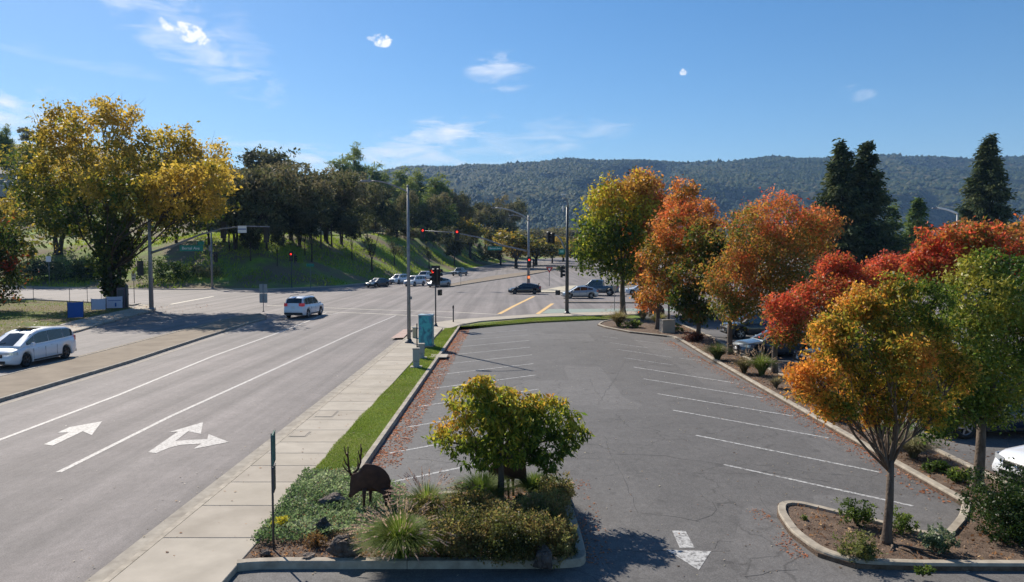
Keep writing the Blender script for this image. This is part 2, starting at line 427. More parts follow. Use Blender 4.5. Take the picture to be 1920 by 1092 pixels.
def hills_mat():
    m, nt, N, L, B = nodes('wooded_hills')
    tc = N.new('ShaderNodeTexCoord')
    v = N.new('ShaderNodeTexVoronoi'); v.inputs['Scale'].default_value = .055; L.new(tc.outputs['Object'], v.inputs['Vector'])
    sp = N.new('ShaderNodeSeparateColor'); L.new(v.outputs['Color'], sp.inputs[0])
    c = ramp(N, L, sp.outputs[0], [(0, (.016, .028, .010)), (.4, (.03, .045, .014)), (.75, (.055, .065, .022)), (1, (.10, .085, .035))])
    big = tnoise(N, L, .006, 5, .6)
    c = mixc(N, L, ramp(N, L, big, [(.5, 0), (.66, .55)]), c, (.11, .10, .045))
    L.new(c, B.inputs['Base Color']); B.inputs['Roughness'].default_value = .95; B.inputs['Specular IOR Level'].default_value = .1
    return m
MT['hills'] = hills_mat()

# ------------------------------------------------------------------ ground, bank, hills, road
xs = np.concatenate([np.arange(-420, -130, 8), np.arange(-130, 60, 1.6), np.arange(60, 420, 10)])
ys = np.concatenate([np.arange(-40, 100, 8), np.arange(100, 300, 1.6), np.arange(300, 760, 8)])
bank = link('terrain', grid_mesh('terrain', xs, ys, T, MT['bank']), kind='structure')
def plain_z(X, Y): return 0 * X + 2.0 - 2.5 * sstep(760, 500, Y) 
plainm = grid_mesh('plain', np.linspace(-6000, 6500, 60), np.concatenate([np.linspace(-200, 700, 10), np.linspace(760, 9000, 40)]), plain_z, MT['ground'])
link('ground', plainm, kind='structure')
road_xs = np.concatenate([np.arange(-400, -60, 20), np.arange(-60, 60, 4), np.arange(60, 420, 20)])
road_ys = np.concatenate([np.arange(-30, 180, 15), np.arange(180, 480, 4)])
link('road', grid_mesh('road', road_xs, road_ys, lambda X, Y: base_z(Y), MT['road']), kind='structure')

RU = [-900, 300, 500, 640, 720, 770, 850, 940, 1000, 1054, 1110, 1180, 1250, 1330, 1390, 1480, 1550, 1660, 1740, 1800, 1920, 2300, 3000]
RV = [400, 392, 372, 345, 327, 318, 314, 312, 308, 302, 306, 303, 308, 305, 298, 303, 292, 298, 304, 300, 294, 290, 310]
RD = 3400.0
def hill_z(X, Y):
    u = 960 + FPX * X / RD
    ridge = 6.2 + (HORV - np.interp(u, RU, RV)) * RD / FPX
    t = sstep(1500, RD, Y)
    p = np.stack([X / 520, Y / 900, 0 * X], -1)
    sp = fbm(p, 4, 21); rid = 1 - np.abs(sp * 2 - 1) * 1.6
    p2 = np.stack([X / 170, Y / 260, 0 * X], -1); sp2 = 1 - np.abs(fbm(p2, 3, 33) * 2 - 1)
    env = t ** .85 * (1 - t) * 4
    z = ridge * t ** .95 + env * (rid - .62) * 330 + env * (sp2 - .75) * 130
    z = np.minimum(z, ridge * (0.25 + .75 * t) + 5)
    back = sstep(RD + 700, RD, Y)
    z = z * back
    c = np.stack([X / 21, Y / 21, 0 * X], -1)
    z = z + noise3(c * .33, 3) * 10 * sstep(1400, 1600, Y)
    return z - 6 * sstep(1600, 1400, Y) - 27 * t
link('hills', grid_mesh('hills', np.arange(-2600, 3700, 20), np.concatenate([np.arange(1400, 3560, 20), np.arange(3560, 4300, 60)]), hill_z, MT['hills']), kind='structure')

# ------------------------------------------------------------------ flat work: slabs, kerbs, markings
def resample(pts, step):
    out = [Vector(pts[0][:2])]
    for a, b in zip(pts[:-1], pts[1:]):
        a, b = Vector(a[:2]), Vector(b[:2]); n = max(1, int((b - a).length / step))
        for k in range(1, n + 1): out.append(a.lerp(b, k / n))
    return out
def offset(pts, d, closed=False):
    n = len(pts); out = []
    for i in range(n):
        a = pts[(i - 1) % n] if (closed or i > 0) else pts[i]; b = pts[(i + 1) % n] if (closed or i < n - 1) else pts[i]
        p = pts[i]
        t1 = (Vector(p) - Vector(a)); t2 = (Vector(b) - Vector(p))
        t1 = t1.normalized() if t1.length > 1e-6 else t2.normalized(); t2 = t2.normalized() if t2.length > 1e-6 else t1
        n1 = Vector((-t1.y, t1.x)); n2 = Vector((-t2.y, t2.x)); m = (n1 + n2)
        m = m.normalized() if m.length > 1e-5 else n1
        k = d / max(.45, m.dot(n1)); out.append(Vector(p) + m * k)
    return out
def rounded(pts, r=.5, n=4, closed=True):
    """round the corners of a polyline"""
    out = []; N = len(pts)
    for i, p in enumerate(pts):
        p = Vector(p[:2])
        if not closed and i in (0, N - 1): out.append(p); continue
        a, b = Vector(pts[i - 1][:2]), Vector(pts[(i + 1) % N][:2])
        ra = min(r, (a - p).length * .45); rb = min(r, (b - p).length * .45)
        q0 = p + (a - p).normalized() * ra; q1 = p + (b - p).normalized() * rb
        for k in range(n + 1):
            t = k / n; out.append((1 - t) ** 2 * q0 + 2 * t * (1 - t) * p + t * t * q1)
    return out
def slab(name, pts, z0, z1, mat, parent=None, **kw):
    return MB().prism([tuple(p[:2]) for p in pts], z0, z1).build(name, mat, parent, **kw)
def kerb(parent, pts, side, w=.16, h=.15, seg=3.0, mat='curb', closed=False, name='kerb_stone', zf=None, zbot=-.05):
    """blocks along a polyline; the kerb lies on SIDE (+1 left) of it; every block an object"""
    pts = [Vector(p[:2]) for p in pts]
    if closed: pts = pts + [pts[0]]
    pts = resample(pts, seg if seg < 1e3 else 1e9)
    # drop tiny segments
    q = [pts[0]]
    for p in pts[1:]:
        if (p - q[-1]).length > .12: q.append(p)
    pts = q
    off = offset(pts, side * w)
    # group into blocks about seg long
    i = 0
    while i < len(pts) - 1:
        j = i + 1; L = (pts[j] - pts[i]).length
        while j < len(pts) - 1 and L < seg * .92: j += 1; L += (pts[j] - pts[j - 1]).length
        a = pts[i:j + 1]; b = off[i:j + 1]
        # joint gap
        g = .006
        a = list(a); b = list(b)
        if L > .5:
            t = (a[1] - a[0]).normalized() * g; a[0] = a[0] + t; b[0] = b[0] + t
            t = (a[-1] - a[-2]).normalized() * g; a[-1] = a[-1] - t; b[-1] = b[-1] - t
        mb = MB(); n = len(a); ch = .025; vs = []
        for k in range(n):
            z = zf(a[k]) if zf else 0
            u = (b[k] - a[k]).normalized() * ch
            dz = random.uniform(-.003, .003)
            vs += [(a[k].x, a[k].y, z + zbot), (a[k].x + u.x * .3, a[k].y + u.y * .3, z + h - ch), (a[k].x + u.x, a[k].y + u.y, z + h + dz), (b[k].x, b[k].y, z + h + dz), (b[k].x, b[k].y, z + zbot)]
        fs = [(k * 5 + e, k * 5 + (e + 1) % 5, k * 5 + 5 + (e + 1) % 5, k * 5 + 5 + e) for k in range(n - 1) for e in range(5)]
        fs += [(4, 3, 2, 1, 0), tuple((n - 1) * 5 + e for e in range(5))]
        mb.add(vs, fs).build(name, MT[mat], parent)
        i = j
def strip(mb, pts, w, z=0.0, zf=None, w2=None):
    pts = resample(pts, 6.0) if zf else [Vector(p[:2]) for p in pts]
    a = offset(pts, w / 2); b = offset(pts, -w / 2); vs = []
    for p, q in zip(a, b):
        zz = (zf(p) if zf else 0) + z
        vs += [(p.x, p.y, zz), (q.x, q.y, zz)]
    mb.add(vs, [(2 * i, 2 * i + 1, 2 * i + 3, 2 * i + 2) for i in range(len(pts) - 1)])
def bz(p): return float(base_z(np.array([p.y]))[0])
def marking(name, pts, w, mat, z=.006, zf=None):
    mb = MB(); strip(mb, pts, w, z, zf); return mb.build(name, MT[mat], kind='structure')
def poly_mark(name, px, mat, z=.006):
    mb = MB(); p = [G(*q) for q in px]; mb.add([(x, y, z) for x, y in p], [tuple(range(len(p)))])
    me = mb.mesh(name, MT[mat]); bm = bmesh.new(); bm.from_mesh(me); bmesh.ops.triangulate(bm, faces=bm.faces); bm.to_mesh(me); bm.free()
    return link(name, me, kind='structure')

GRZ = .13
# --- the lot
lot_poly = [(-4.3, 18.4), (-4.18, 60.3), G(900, 613), G(1000, 604), G(1120, 598), (12.0, 71.5), (17, 71), (42, 69), (42, 5), (9.0, 5), (-5.33, 5), (-5.33, 14.0), (-4.3, 14.3)]
slab('parking_lot', lot_poly, -.05, .008, MT['lot'], kind='structure')

# --- near sidewalk: slabs
sw = empty('sidewalk', (0, 0, 0)); tag(sw, kind='structure')
SWY = [5.5, 8.0, 10.6, 13.1, 15.4, 17.4, 19.2, 20.7, 22.0, 23.3, 24.9, 26.4]
y = 26.4
while y < 58: y += 1.62; SWY.append(y)
for i, (a, b) in enumerate(zip(SWY[:-1], SWY[1:])):
    xl = -7.42; xr = -5.5 if a > 14.3 else -5.32
    m = ('conc', 'slab2', 'slab3')[(i * 7 + i // 3) % 3]
    MB().bbox(((xl + xr) / 2, (a + b) / 2, .045), (xr - xl - .012, b - a - .014, .18), .012).build('paving_slab', MT[m], sw)
# gutter pan
gp = [(-7.95, 5), (-7.95, 57), G(746, 628), G(765, 618), G(790, 611), G(850, 601.5), G(930, 595.5), G(1000, 591), G(1060, 588.5), G(1200, 585)]
kerb(sw, [(-7.58, 5), (-7.58, 57), (-8.1, 61)], -1, .16, .133, 3.2, 'curb')
mb = MB(); strip(mb, [(-7.82, 5), (-7.82, 57), (-8.35, 61.3)], .42, .006); mb.build('gutter', MT['curbd'], sw)
# corner apron and far part of the sidewalk
edge = [(-7.42, SWY[-1])] + [G(752, 627.5), G(768, 617.5), G(792, 611), G(850, 602.5), G(930, 596.5), G(1000, 592), G(1060, 589.3), G(1200, 586)]
inner = [G(1200, 591.5), G(1060, 595), G(1000, 597), G(900, 605), G(861, 612), G(843, 619), (-5.3, 56), (-5.5, SWY[-1])]
slab('corner_pavement', edge + inner, -.05, GRZ, MT['slab2'], sw)
slab('ramp_panel', [G(733, 638), G(757, 637), G(772, 621), G(757, 621)], GRZ + .003, GRZ + .008, noisy('faded_red_ramp', (.40, .24, .20), (.46, .36, .30), 3), sw)
kerb(sw, edge[1:], -1, .14, .132, 4, 'curb')
# covers set in the sidewalk
for (u, v, w, d) in ((612, 777, .62, .95), (562, 815, .5, .6)):
    x, yy = G(u, v, GRZ); f = MB()
    f.bbox((x, yy, GRZ + .004), (w + .1, d + .1, .014), .004).build('cover_frame', MT['curbd'], sw)
    l = MB().bbox((x, yy, GRZ + .016), (w, d, .012), .004)
    l.build('access_cover', MT['slab3'], sw)
for (ya, yb) in ((30.2, 30.9), (33.2, 34.6)):
    slab('pale_patch', [(-7.1, ya), (-5.9, ya + .1), (-5.9, yb), (-7.1, yb - .1)], GRZ + .004, GRZ + .007, MT['slab2'], sw)

# --- grass verge between sidewalk and lot
verge = [(-5.49, 20.5), (-5.55, 25), (-5.46, 32), (-5.36, 45), (-5.3, 56)] + [G(843, 619, GRZ), G(861, 612, GRZ), G(900, 605, GRZ), G(1000, 597, GRZ), G(1060, 595, GRZ), G(1200, 591.5, GRZ), G(1205, 597.3, GRZ), G(1120, 598, GRZ), G(1000, 603.5, GRZ), G(900, 612, GRZ), (-4.36, 60.0), (-4.36, 20.5)]
vg = slab('grass_verge', verge, -.05, GRZ + .01, MT['lawn'], kind='structure')
kerb(vg, [(-4.18, 18.6), (-4.18, 60.2)], 1, .18, .165, 3.0, 'curb')
kerb(vg, [(-4.1, 60.35)] + [G(900, 613), G(1000, 604.3), G(1120, 598.8)], 1, .17, .16, 3.5, 'curb')

# --- front planting island
isl = [(-5.42, 14.2), (1.0, 14.2), (1.42, 14.7), (1.5, 15.5), (1.42, 18.4), (1.25, 19.4), (.7, 19.5), (-.3, 18.6), (-2.9, 18.0), (-4.1, 18.5), (-4.18, 20.6), (-5.49, 20.5)]
ib = slab('planting_bed', offset([Vector(p) for p in isl], .08, True), -.05, GRZ - .02, MT['soil'], kind='structure')
kerb(ib, rounded([(-5.34, 14.02), (-5.0, 14.12), (.9, 14.15), (1.5, 14.25), (1.5, 15.4), (1.42, 18.3), (1.25, 19.6), (.6, 19.65), (-.3, 18.7), (-2.9, 18.15), (-4.15, 18.7)], .45, 4, False), 1, .2, .165, 2.4, 'curb')

# --- right planting strip and front right island
RC = [(11.6, 51.2), (11.35, 43), (11.15, 33), (11.05, 25), (10.95, 17.7)]
far = [(12.85, 17.5), (13.0, 25), (13.2, 33), (13.4, 43), (14.2, 52.5), (14.0, 66), (10.2, 68.8), G(1128, 606), G(1120, 611), G(1135, 616), G(1180, 625), G(1262, 634)]
fr = [(10.95, 17.7), (10.3, 16.75), (9.2, 15.55), (8.2, 16.5), (7.55, 17.15), (6.95, 17.75), (6.45, 17.65), (6.2, 17.0), (6.05, 15.8), (6.2, 14.7), (6.7, 14.15), (8.0, 14.05), (13.5, 14.0), (13.5, 17.5)]
rb = slab('planting_strip', RC[:-1] + fr + far[1:], -.05, GRZ - .03, MT['soil'], kind='structure')
kerb(rb, [Vector(p) for p in RC], 1, .2, .16, 2.8, 'curb')
kerb(rb, rounded(fr[:12], .35, 3, False), 1 , .18, .16, 1.9, 'curb')
kerb(rb, [Vector(p) for p in fr[11:13]], 1, .18, .16, 2.4, 'curb')
kerb(rb, [Vector(p) for p in far[:6]], -1, .17, .15, 3, 'curb')
kerb(rb, rounded(far[6:] + [RC[0]], .6, 4, False), 1, .17, .15, 3, 'curb')

# --- medians of the avenue
med = [G(0, 752), G(240, 680), G(380, 634), G(480, 603), G(497, 598), G(500, 594), G(487, 590), G(440, 596), G(330, 624), G(150, 671), (-24.9, 32), (-24.6, 20), (-20.6, 20)]
mi = slab('road_median', med, -.05, .13, MT['median'], kind='structure')
kerb(mi, [(-20.5, 18), G(0, 755), G(240, 682.5), G(380, 636), G(480, 604.5), G(499, 599)], 1, .16, .155, 3.2, 'curbd')
kerb(mi, [(-24.7, 18), (-25.0, 32), G(150, 672.5), G(330, 625.5), G(440, 597), G(487, 590.5)], -1, .15, .15, 3.2, 'curbd')
marking('gutter_line', [(-20.3, 18), G(0, 760), G(240, 687), G(380, 640), G(480, 608)], .25, 'curbd', .005)
med2 = [(-10.6, 129.5), (-6, 150), (2, 185), (9.0, 212), (24, 262), (20, 264), (4.5, 214), (-5.0, 184), (-10.2, 150), (-12.6, 131)]
def slab_t(name, pts, h, mat, parent=None, **kw):
    me_pts = [Vector(p) for p in pts]; n = len(pts) // 2
    L = resample(me_pts[:n], 1e9); Rr = list(reversed(me_pts[n:]))
    mb = MB(); vs = []
    for a, b in zip(L, Rr):
        vs += [(a.x, a.y, bz(a) - .05), (a.x, a.y, bz(a) + h), (b.x, b.y, bz(b) + h), (b.x, b.y, bz(b) - .05)]
    fs = [(i * 4 + k, i * 4 + k + 1, i * 4 + 5 + k, i * 4 + 4 + k) for i in range(n - 1) for k in range(3)]
    fs += [(0, 1, 2, 3), (4 * n - 1, 4 * n - 2, 4 * n - 3, 4 * n - 4)]
    return mb.add(vs, fs).build(name, mat, parent, **kw)
m2 = slab_t('road_median', med2, .13, MT['median'], kind='structure')
kerb(m2, med2[:5], 1, .16, .16, 8, 'curbd', zf=bz)
kerb(m2, list(reversed(med2[5:])), -1, .16, .16, 8, 'curbd', zf=bz)
# median of the cross street and the small traffic island behind it
m3 = slab('road_median', [(6.6, 90.2), (50, 87.5), (50, 86.0), (6.6, 88.9)], -.05, .13, MT['median'], kind='structure')
kerb(m3, [(50, 85.9), (6.7, 88.8), (6.3, 89.6), (6.7, 90.3)], -1, .15, .15, 4, 'curbd')
ti = slab('traffic_island', rounded([(3.0, 111.5), (9.0, 110.5), (19, 112), (17, 134), (9.5, 132)], 1.5, 3), -.05, .12, noisy('tan_island_concrete', (.44, .38, .27), (.56, .50, .38), 1.0), kind='structure')
# --- left corner lawn, footpath and kerb
lawnL = [(-75, 96), (-60, 92), (-49, 87), (-43.5, 82.5), G(250, 580), G(190, 593), G(132, 606), (-34.5, 50), (-33.5, 30), (-33, 10), (-110, 10), (-110, 100)]
ll = slab('corner_lawn', lawnL, -.05, GRZ, MT['corner_grass'], kind='structure')
swl = [(-33.0, 10), (-33.5, 30), (-34.5, 50), G(132, 606), G(190, 593), G(250, 580), G(262, 572), G(292, 578), G(275, 587), G(210, 603), G(150, 621), (-32.5, 50), (-31.5, 30), (-31.2, 10)]
sl = slab('sidewalk', swl, -.05, GRZ + .006, MT['slab3'], kind='structure')
kerb(sl, [(-31.0, 10), (-31.3, 30), (-32.3, 50), G(150, 622.5), G(210, 604.5), G(275, 588.3), G(293, 580)], 1, .16, .145, 3.5, 'curbd')
kerb(ll, [G(262, 571), (-43.5, 84.5), (-49, 88.5), (-60, 93.5), (-75, 98), (-110, 102)], 1, .16, .15, 4, 'curb')
# kerb and footpath at the foot of the bank
fk = [(p[0] + .4, p[1] - 1.1) for p in FOOT[1:6]] + [(p[0] + 1.3, p[1] - .3) for p in FOOT[6:11]]
bk = slab_t('bank_footpath', [(a[0], a[1]) for a in fk] + list(reversed([(p[0] - .2, p[1] + .6) for p in FOOT[1:11]])), .13, MT['conc'], kind='structure')
kerb(bk, fk, 1, .16, .15, 8, 'curb', zf=bz)

# --- markings of the avenue
marking('lane_line', [G(110, 886), G(320, 781), G(520, 690), G(660, 626), G(742, 592)], .17, 'white')
marking('lane_line', [G(-60, 849), G(0, 825), G(220, 742), G(400, 668), G(520, 625), G(600, 594), G(636, 587)], .17, 'white')
marking('lane_line', [G(590, 597), G(612, 586.5)], .15, 'white')
marking('crosswalk_line', [G(500, 573), G(600, 577), G(700, 581), G(840, 585), G(935, 590)], .26, 'xwalk')
marking('crosswalk_line', [G(600, 584.5), G(700, 588.5), G(850, 596)], .26, 'xwalk')
marking('crosswalk_line', [G(320, 571), G(400, 556)], .35, 'xwalk')
marking('centre_line', [G(936, 589), G(965, 573.5), G(1001, 556)], .42, 'yellow')
marking('centre_line', [G(1008, 589), G(1024, 578), G(1036, 569.5)], .42, 'yellow')
poly_mark('bike_lane_paint', [(1015, 588), (1028, 580), (1190, 579), (1300, 579), (1300, 584), (1190, 584)], 'green_lane', .005)
s = 1 / 2.65
def z6(pts): return [(a * s, 680 + b * s) for a, b in pts]
poly_mark('lane_arrow', z6([(218, 408), (262, 414), (412, 343), (456, 362), (508, 293), (345, 322), (286, 350), (345, 348)]), 'white', .009)
poly_mark('lane_arrow', z6([(735, 447), (775, 452), (840, 425), (900, 410), (1000, 405), (960, 431), (1138, 396), (1036, 357), (1030, 382), (940, 386), (872, 392), (935, 343), (998, 356), (1010, 297), (838, 348), (884, 345)]), 'white', .009)
s2 = 1 / 5.19
def z7(pts): return [(1130 + a * s2, 930 + b * s2) for a, b in pts]
poly_mark('lot_arrow', z7([(675, 345), (805, 345), (895, 510), (750, 512)]), 'white_lot', .014)
poly_mark('lot_arrow', z7([(620, 530), (1055, 545), (935, 730)]), 'white_lot', .014)
# --- stall lines
for (u0, v0, u1, v1) in ((1357, 872, 1712, 950), (1305, 817, 1652, 887), (1262, 770, 1553, 822), (1233, 739, 1487, 781), (1207, 711, 1430, 747), (1188, 689, 1386, 720)):
    marking('stall_line', [G(u0, v0), G(u1, v1)], .11, 'white_lot', .013)
for (u0, v0, u1, v1) in ((1170, 671.5, 1262, 685), (1273, 672, 1315, 677), (1156, 655.5, 1262, 671), (1143, 643, 1215, 653), (1240, 655, 1330, 661), (1190, 639, 1266, 648), (1130, 631, 1158, 635)):
    marking('stall_line', [G(u0, v0), G(u1, v1)], .10, 'white_faded', .013)
for i, yy in enumerate((19.3, 22.55, 25.9, 29.4, 33.2, 37.0, 40.5, 44.1, 47.7, 51.2, 54.8)):
    marking('stall_line', [(-3.75, yy - .1), (1.2, yy + 3.65)], .11 if i < 6 else .10, 'white_lot' if i < 9 else 'white_faded', .013)
# cracks sealed or open
def wiggle(pts, amp=.05, step=.35):
    q = resample([G(*p) for p in pts], step); return [p + Vector((random.uniform(-amp, amp), random.uniform(-amp, amp))) if 0 < i < len(q) - 1 else p for i, p in enumerate(q)]
s3 = 480 / 1747
def z8(pts): return [(1040 + a * s3, 700 + b * s3) for a, b in pts]
ck = MB()
for pts in (z8([(340, 435), (400, 590), (480, 750), (570, 955)]), z8([(0, 590), (200, 585), (400, 592)]), z8([(590, 958), (760, 970), (990, 1018)]), z8([(960, 1010), (1060, 970), (1110, 930), (1075, 880)]),
            z8([(240, 40), (270, 110), (330, 190)]), z8([(965, 790), (1015, 840), (1050, 880)]), z8([(1400, 850), (1450, 930), (1510, 980)]),
            z7([(0, 525), (350, 540), (620, 532)]), z7([(1060, 545), (1240, 540)]), z7([(1090, 520), (1120, 450), (1270, 450)]), z7([(1380, 790), (1560, 770), (1620, 730), (1900, 725)]),
            [(1000, 1030), (1100, 1045)], [(1110, 850), (1250, 856), (1400, 880), (1560, 905)], [(1120, 760), (1160, 700), (1180, 660)], [(760, 860), (870, 870)]):
    w = wiggle(pts); 
    for a, b in zip(w[:-1], w[1:]): strip(ck, [a, b], random.uniform(.007, .02), .0115)
ck.build('pavement_cracks', MT['crack'], kind='structure')

# ------------------------------------------------------------------ foliage generators
def quads_mesh(name, V, C, mat, per=4):
    """V (N,per,3) faces with their own vertices; C (N,3) colour of each"""
    n = len(V); me = bpy.data.meshes.new(name)
    me.vertices.add(n * per); me.vertices.foreach_set('co', V.astype(np.float32).ravel())
    me.loops.add(n * per); me.loops.foreach_set('vertex_index', np.arange(n * per, dtype=np.int32))
    me.polygons.add(n); me.polygons.foreach_set('loop_start', (np.arange(n) * per).astype(np.int32)); me.polygons.foreach_set('loop_total', np.full(n, per, np.int32))
    me.update(calc_edges=True)
    at = me.attributes.new('Col', 'FLOAT_COLOR', 'POINT')
    c = np.concatenate([np.clip(C, 0, 1), np.ones((n, 1))], 1); at.data.foreach_set('color', np.repeat(c, per, 0).astype(np.float32).ravel())
    me.materials.append(mat); return me
def unit(a): return a / np.maximum(np.linalg.norm(a, axis=-1, keepdims=True), 1e-9)
def leaves(P, size, aspect=.5, droop=.3, jit=.5):
    """rhombic leaves at points P"""
    n = len(P); d = unit(rng.normal(size=(n, 3)) + np.array([0, 0, -droop * 2])); w = unit(np.cross(d, rng.normal(size=(n, 3))))
    nn = np.cross(d, w)
    L = (size * (1 + jit * rng.normal(size=n)).clip(.4, 1.8))[:, None]
    a = P; m = P + d * L * .45
    return np.stack([a, m + w * L * aspect * .5 + nn * L * .06, P + d * L, m - w * L * aspect * .5 + nn * L * .06], 1)
def palette(cols, q):
    cols = np.array(cols, float); x = np.clip(q, 0, .9999) * (len(cols) - 1); i = x.astype(int); f = (x - i)[:, None]
    return cols[i] * (1 - f) + cols[np.minimum(i + 1, len(cols) - 1)] * f
def blob_points(blobs, n, shell=.62, clump=0.28, ncl=None, gap=.38, seed=0, up=0.0):
    """points grouped in leaf clumps inside ellipsoids; blobs (x,y,z,rx,ry,rz)"""
    B = np.array(blobs, float); vol = (B[:, 3] * B[:, 4] * B[:, 5]) ** (2 / 3); k = ncl or max(20, n // 17)
    bi = rng.choice(len(B), size=k * 3, p=vol / vol.sum())
    d = unit(rng.normal(size=(k * 3, 3)) + np.array([0, 0, up])); r = 1 - (1 - shell) * rng.random(k * 3) ** .8
    r = np.where(rng.random(k * 3) < .22, rng.random(k * 3) ** .5, r)
    r = r * (0.66 + .62 * noise3(d * 2.7 + bi[:, None] * 7.1, seed))
    c = B[bi, :3] + d * r[:, None] * B[bi, 3:]
    # drop what is deep inside another blob and what falls in the gaps
    R0 = B[:, 3:].mean()
    g = noise3(c / (R0 * .42) + seed * 3.1, seed + 5)
    c = c[g > gap]; rr = r[g > gap]
    if len(c) > k: c = c[:k]
    per = int(math.ceil(n / len(c)))
    P = np.repeat(c, per, 0); P = P + rng.normal(size=P.shape) * clump * R0 * np.array([.5, .5, .38])
    return P[:n], c
def limb(mb, a, b, r0, r1, n=6, sag=.12, seg=5, wob=.06):
    a, b = Vector(a), Vector(b); L = (b - a).length; pts = []
    side = Vector((random.uniform(-1, 1), random.uniform(-1, 1), 0)) * L * wob
    for i in range(seg + 1):
        t = i / seg; p = a.lerp(b, t); p.z += math.sin(t * math.pi) * L * sag; p += side * math.sin(t * math.pi * 2) * .5 + side * math.sin(t * 7) * .3 * t
        pts.append(p)
    mb.tube(pts, [r0 + (r1 - r0) * (i / seg) for i in range(seg + 1)], n)
    return pts
def make_tree(name, base, fork, blobs, n, size, cols, label, cat='tree', group=None, leafm='leaf', barkm='bark', tr=.15, aspect=.5, droop=.3, hb=0.3, ns=.25, rnd=.22, shell=.62,
              clump=.28, gap=.38, seed=0, twigs=60, stems=1, side=0.0, bias=0.0, trunk_top=None, limbs=True, bare=0, ncl=None, local=True, dim=None):
    """base (x,y,z), fork height, blobs in world coordinates"""
    bx, by, bz_ = base; root = empty(name, base, 0, label, cat, group)
    B = [(x - bx, y - by, z - bz_, a, b, c) for x, y, z, a, b, c in blobs]
    P, C = blob_points(B, n, shell, clump, ncl, gap=gap, seed=seed)
    if len(P):
        zlo, zhi = P[:, 2].min(), P[:, 2].max(); xlo, xhi = P[:, 0].min(), P[:, 0].max()
        q = .5 + (fbm(P * ns + seed * 9.7, 3, seed) - .5) * 2.2 + hb * ((P[:, 2] - zlo) / (zhi - zlo + 1e-6) - .5) + side * ((P[:, 0] - xlo) / (xhi - xlo) - .5) + bias + rng.normal(size=len(P)) * rnd
        col = palette(cols, q) * (1 + .18 * rng.normal(size=(len(P), 1))).clip(.5, 1.6)
        me = quads_mesh('crown', leaves(P, size, aspect, droop), col, MT[leafm]); link('crown', me, root, kind='stuff')
    mb = MB(); top = Vector((0, 0, fork)) if trunk_top is None else Vector(trunk_top)
    lean = Vector((random.uniform(-.03, .03), random.uniform(-.03, .03), 0)) * fork
    for sidx in range(stems):
        o = Vector((0, 0, 0)) if stems == 1 else Vector((math.cos(sidx * 2.4) * tr * .9, math.sin(sidx * 2.4) * tr * .9, 0))
        t = top + (lean if stems == 1 else o * 3)
        mb.tube([o + Vector((0, 0, -.15)), o + Vector((0, 0, .08)), o + Vector((0, 0, fork * .12)) + lean * .1, o.lerp(t, .5) + lean * .4, t], [tr * 1.75, tr * 1.4, tr * 1.05, tr * .9, tr * .72], 10)
    if limbs:
        for bi, b in enumerate(B):
            c = Vector(b[:3]); pts = limb(mb, top - Vector((0, 0, fork * .12)), c, tr * (.62 if len(B) < 5 else .45 if len(B) < 15 else .34), tr * .12, 6, .04, 6, .1)
            near = [p for p in C if (Vector(p) - c).length < max(b[3:]) * 1.15]
            random.shuffle(near)
            for p in near[:max(3, twigs // len(B))]:
                s0 = pts[random.randint(2, len(pts) - 1)]
                limb(mb, s0, p, tr * random.uniform(.12, .22), tr * .025, 4, .05, 3, .1)
            for k in range(bare // len(B)):
                p = c + Vector(unit(rng.normal(size=3) + [0, 0, 1.4])) * max(b[3:]) * random.uniform(1.0, 1.28)
                limb(mb, pts[random.randint(3, len(pts) - 1)], p, tr * .12, tr * .02, 4, .03, 3, .1)
    mb.build('trunk', MT[barkm], root, fix=False)
    return root
def pxblob(Y, u, v, ru, rv, dy=0.0, depth=1.0):
    c = atY(u, v, Y + dy); k = (Y + dy) / FPX
    return (c.x, c.y, c.z, ru * k, (ru + rv) / 2 * k * depth, rv * k)

YEL = [(.055, .095, .016), (.12, .14, .024), (.27, .235, .034), (.46, .33, .045), (.55, .38, .08)]
OLV = [(.06, .07, .03), (.115, .125, .055), (.19, .19, .085), (.24, .20, .12)]
DKG = [(.03, .052, .026), (.065, .092, .038), (.11, .135, .055), (.17, .185, .08)]
PIN = [(.04, .07, .02), (.09, .15, .045), (.19, .26, .07), (.28, .31, .09)]
ORG = [(.15, .16, .03), (.34, .20, .04), (.58, .23, .06), (.70, .25, .08), (.68, .16, .06)]
RED = [(.13, .14, .03), (.34, .19, .04), (.60, .18, .05), (.68, .085, .06), (.62, .14, .07)]
GRO = [(.03, .06, .012), (.07, .11, .018), (.14, .16, .025), (.30, .22, .04), (.50, .25, .04)]
GOL = [(.09, .14, .02), (.22, .24, .035), (.42, .33, .05), (.66, .37, .06), (.74, .30, .06)]
GRN = [(.03, .07, .012), (.08, .14, .02), (.14, .21, .03), (.22, .27, .04), (.38, .33, .05)]

# --- great yellow tree at the left corner, and the one on the bank behind it
x, y = G(213, 577); Y = y
make_tree('autumn_tree', (x, y, .1), 4.6, [pxblob(Y, *b) for b in (
    (200, 265, 95, 80, 0), (120, 300, 80, 75, 3), (250, 330, 110, 75, -2), (150, 390, 100, 70, 1), (320, 290, 62, 62, 2), (345, 350, 80, 70, -1), (385, 310, 48, 62, 3), (290, 410, 90, 42, -2), (215, 455, 42, 88, -1),
    (120, 235, 40, 48, 2), (190, 215, 45, 34, 0), (240, 215, 34, 34, 2), (370, 385, 58, 40, 1), (75, 340, 45, 60, 2), (405, 330, 30, 50, -6), (398, 392, 30, 30, -6), (330, 350, 64, 56, -9), (262, 365, 62, 48, -10), (395, 345, 40, 52, -9), (190, 350, 60, 50, -8))],
    46000, .34, YEL, 'huge yellow and green cottonwood with ivy round its trunk at the street corner', ns=.16, hb=1.0, tr=.31, stems=4, barkm='bark_dark', gap=.485, clump=.2, seed=3, twigs=110, bare=70, rnd=.2, side=.1, shell=.5)
g = GT(108, 478); Y = g[1]
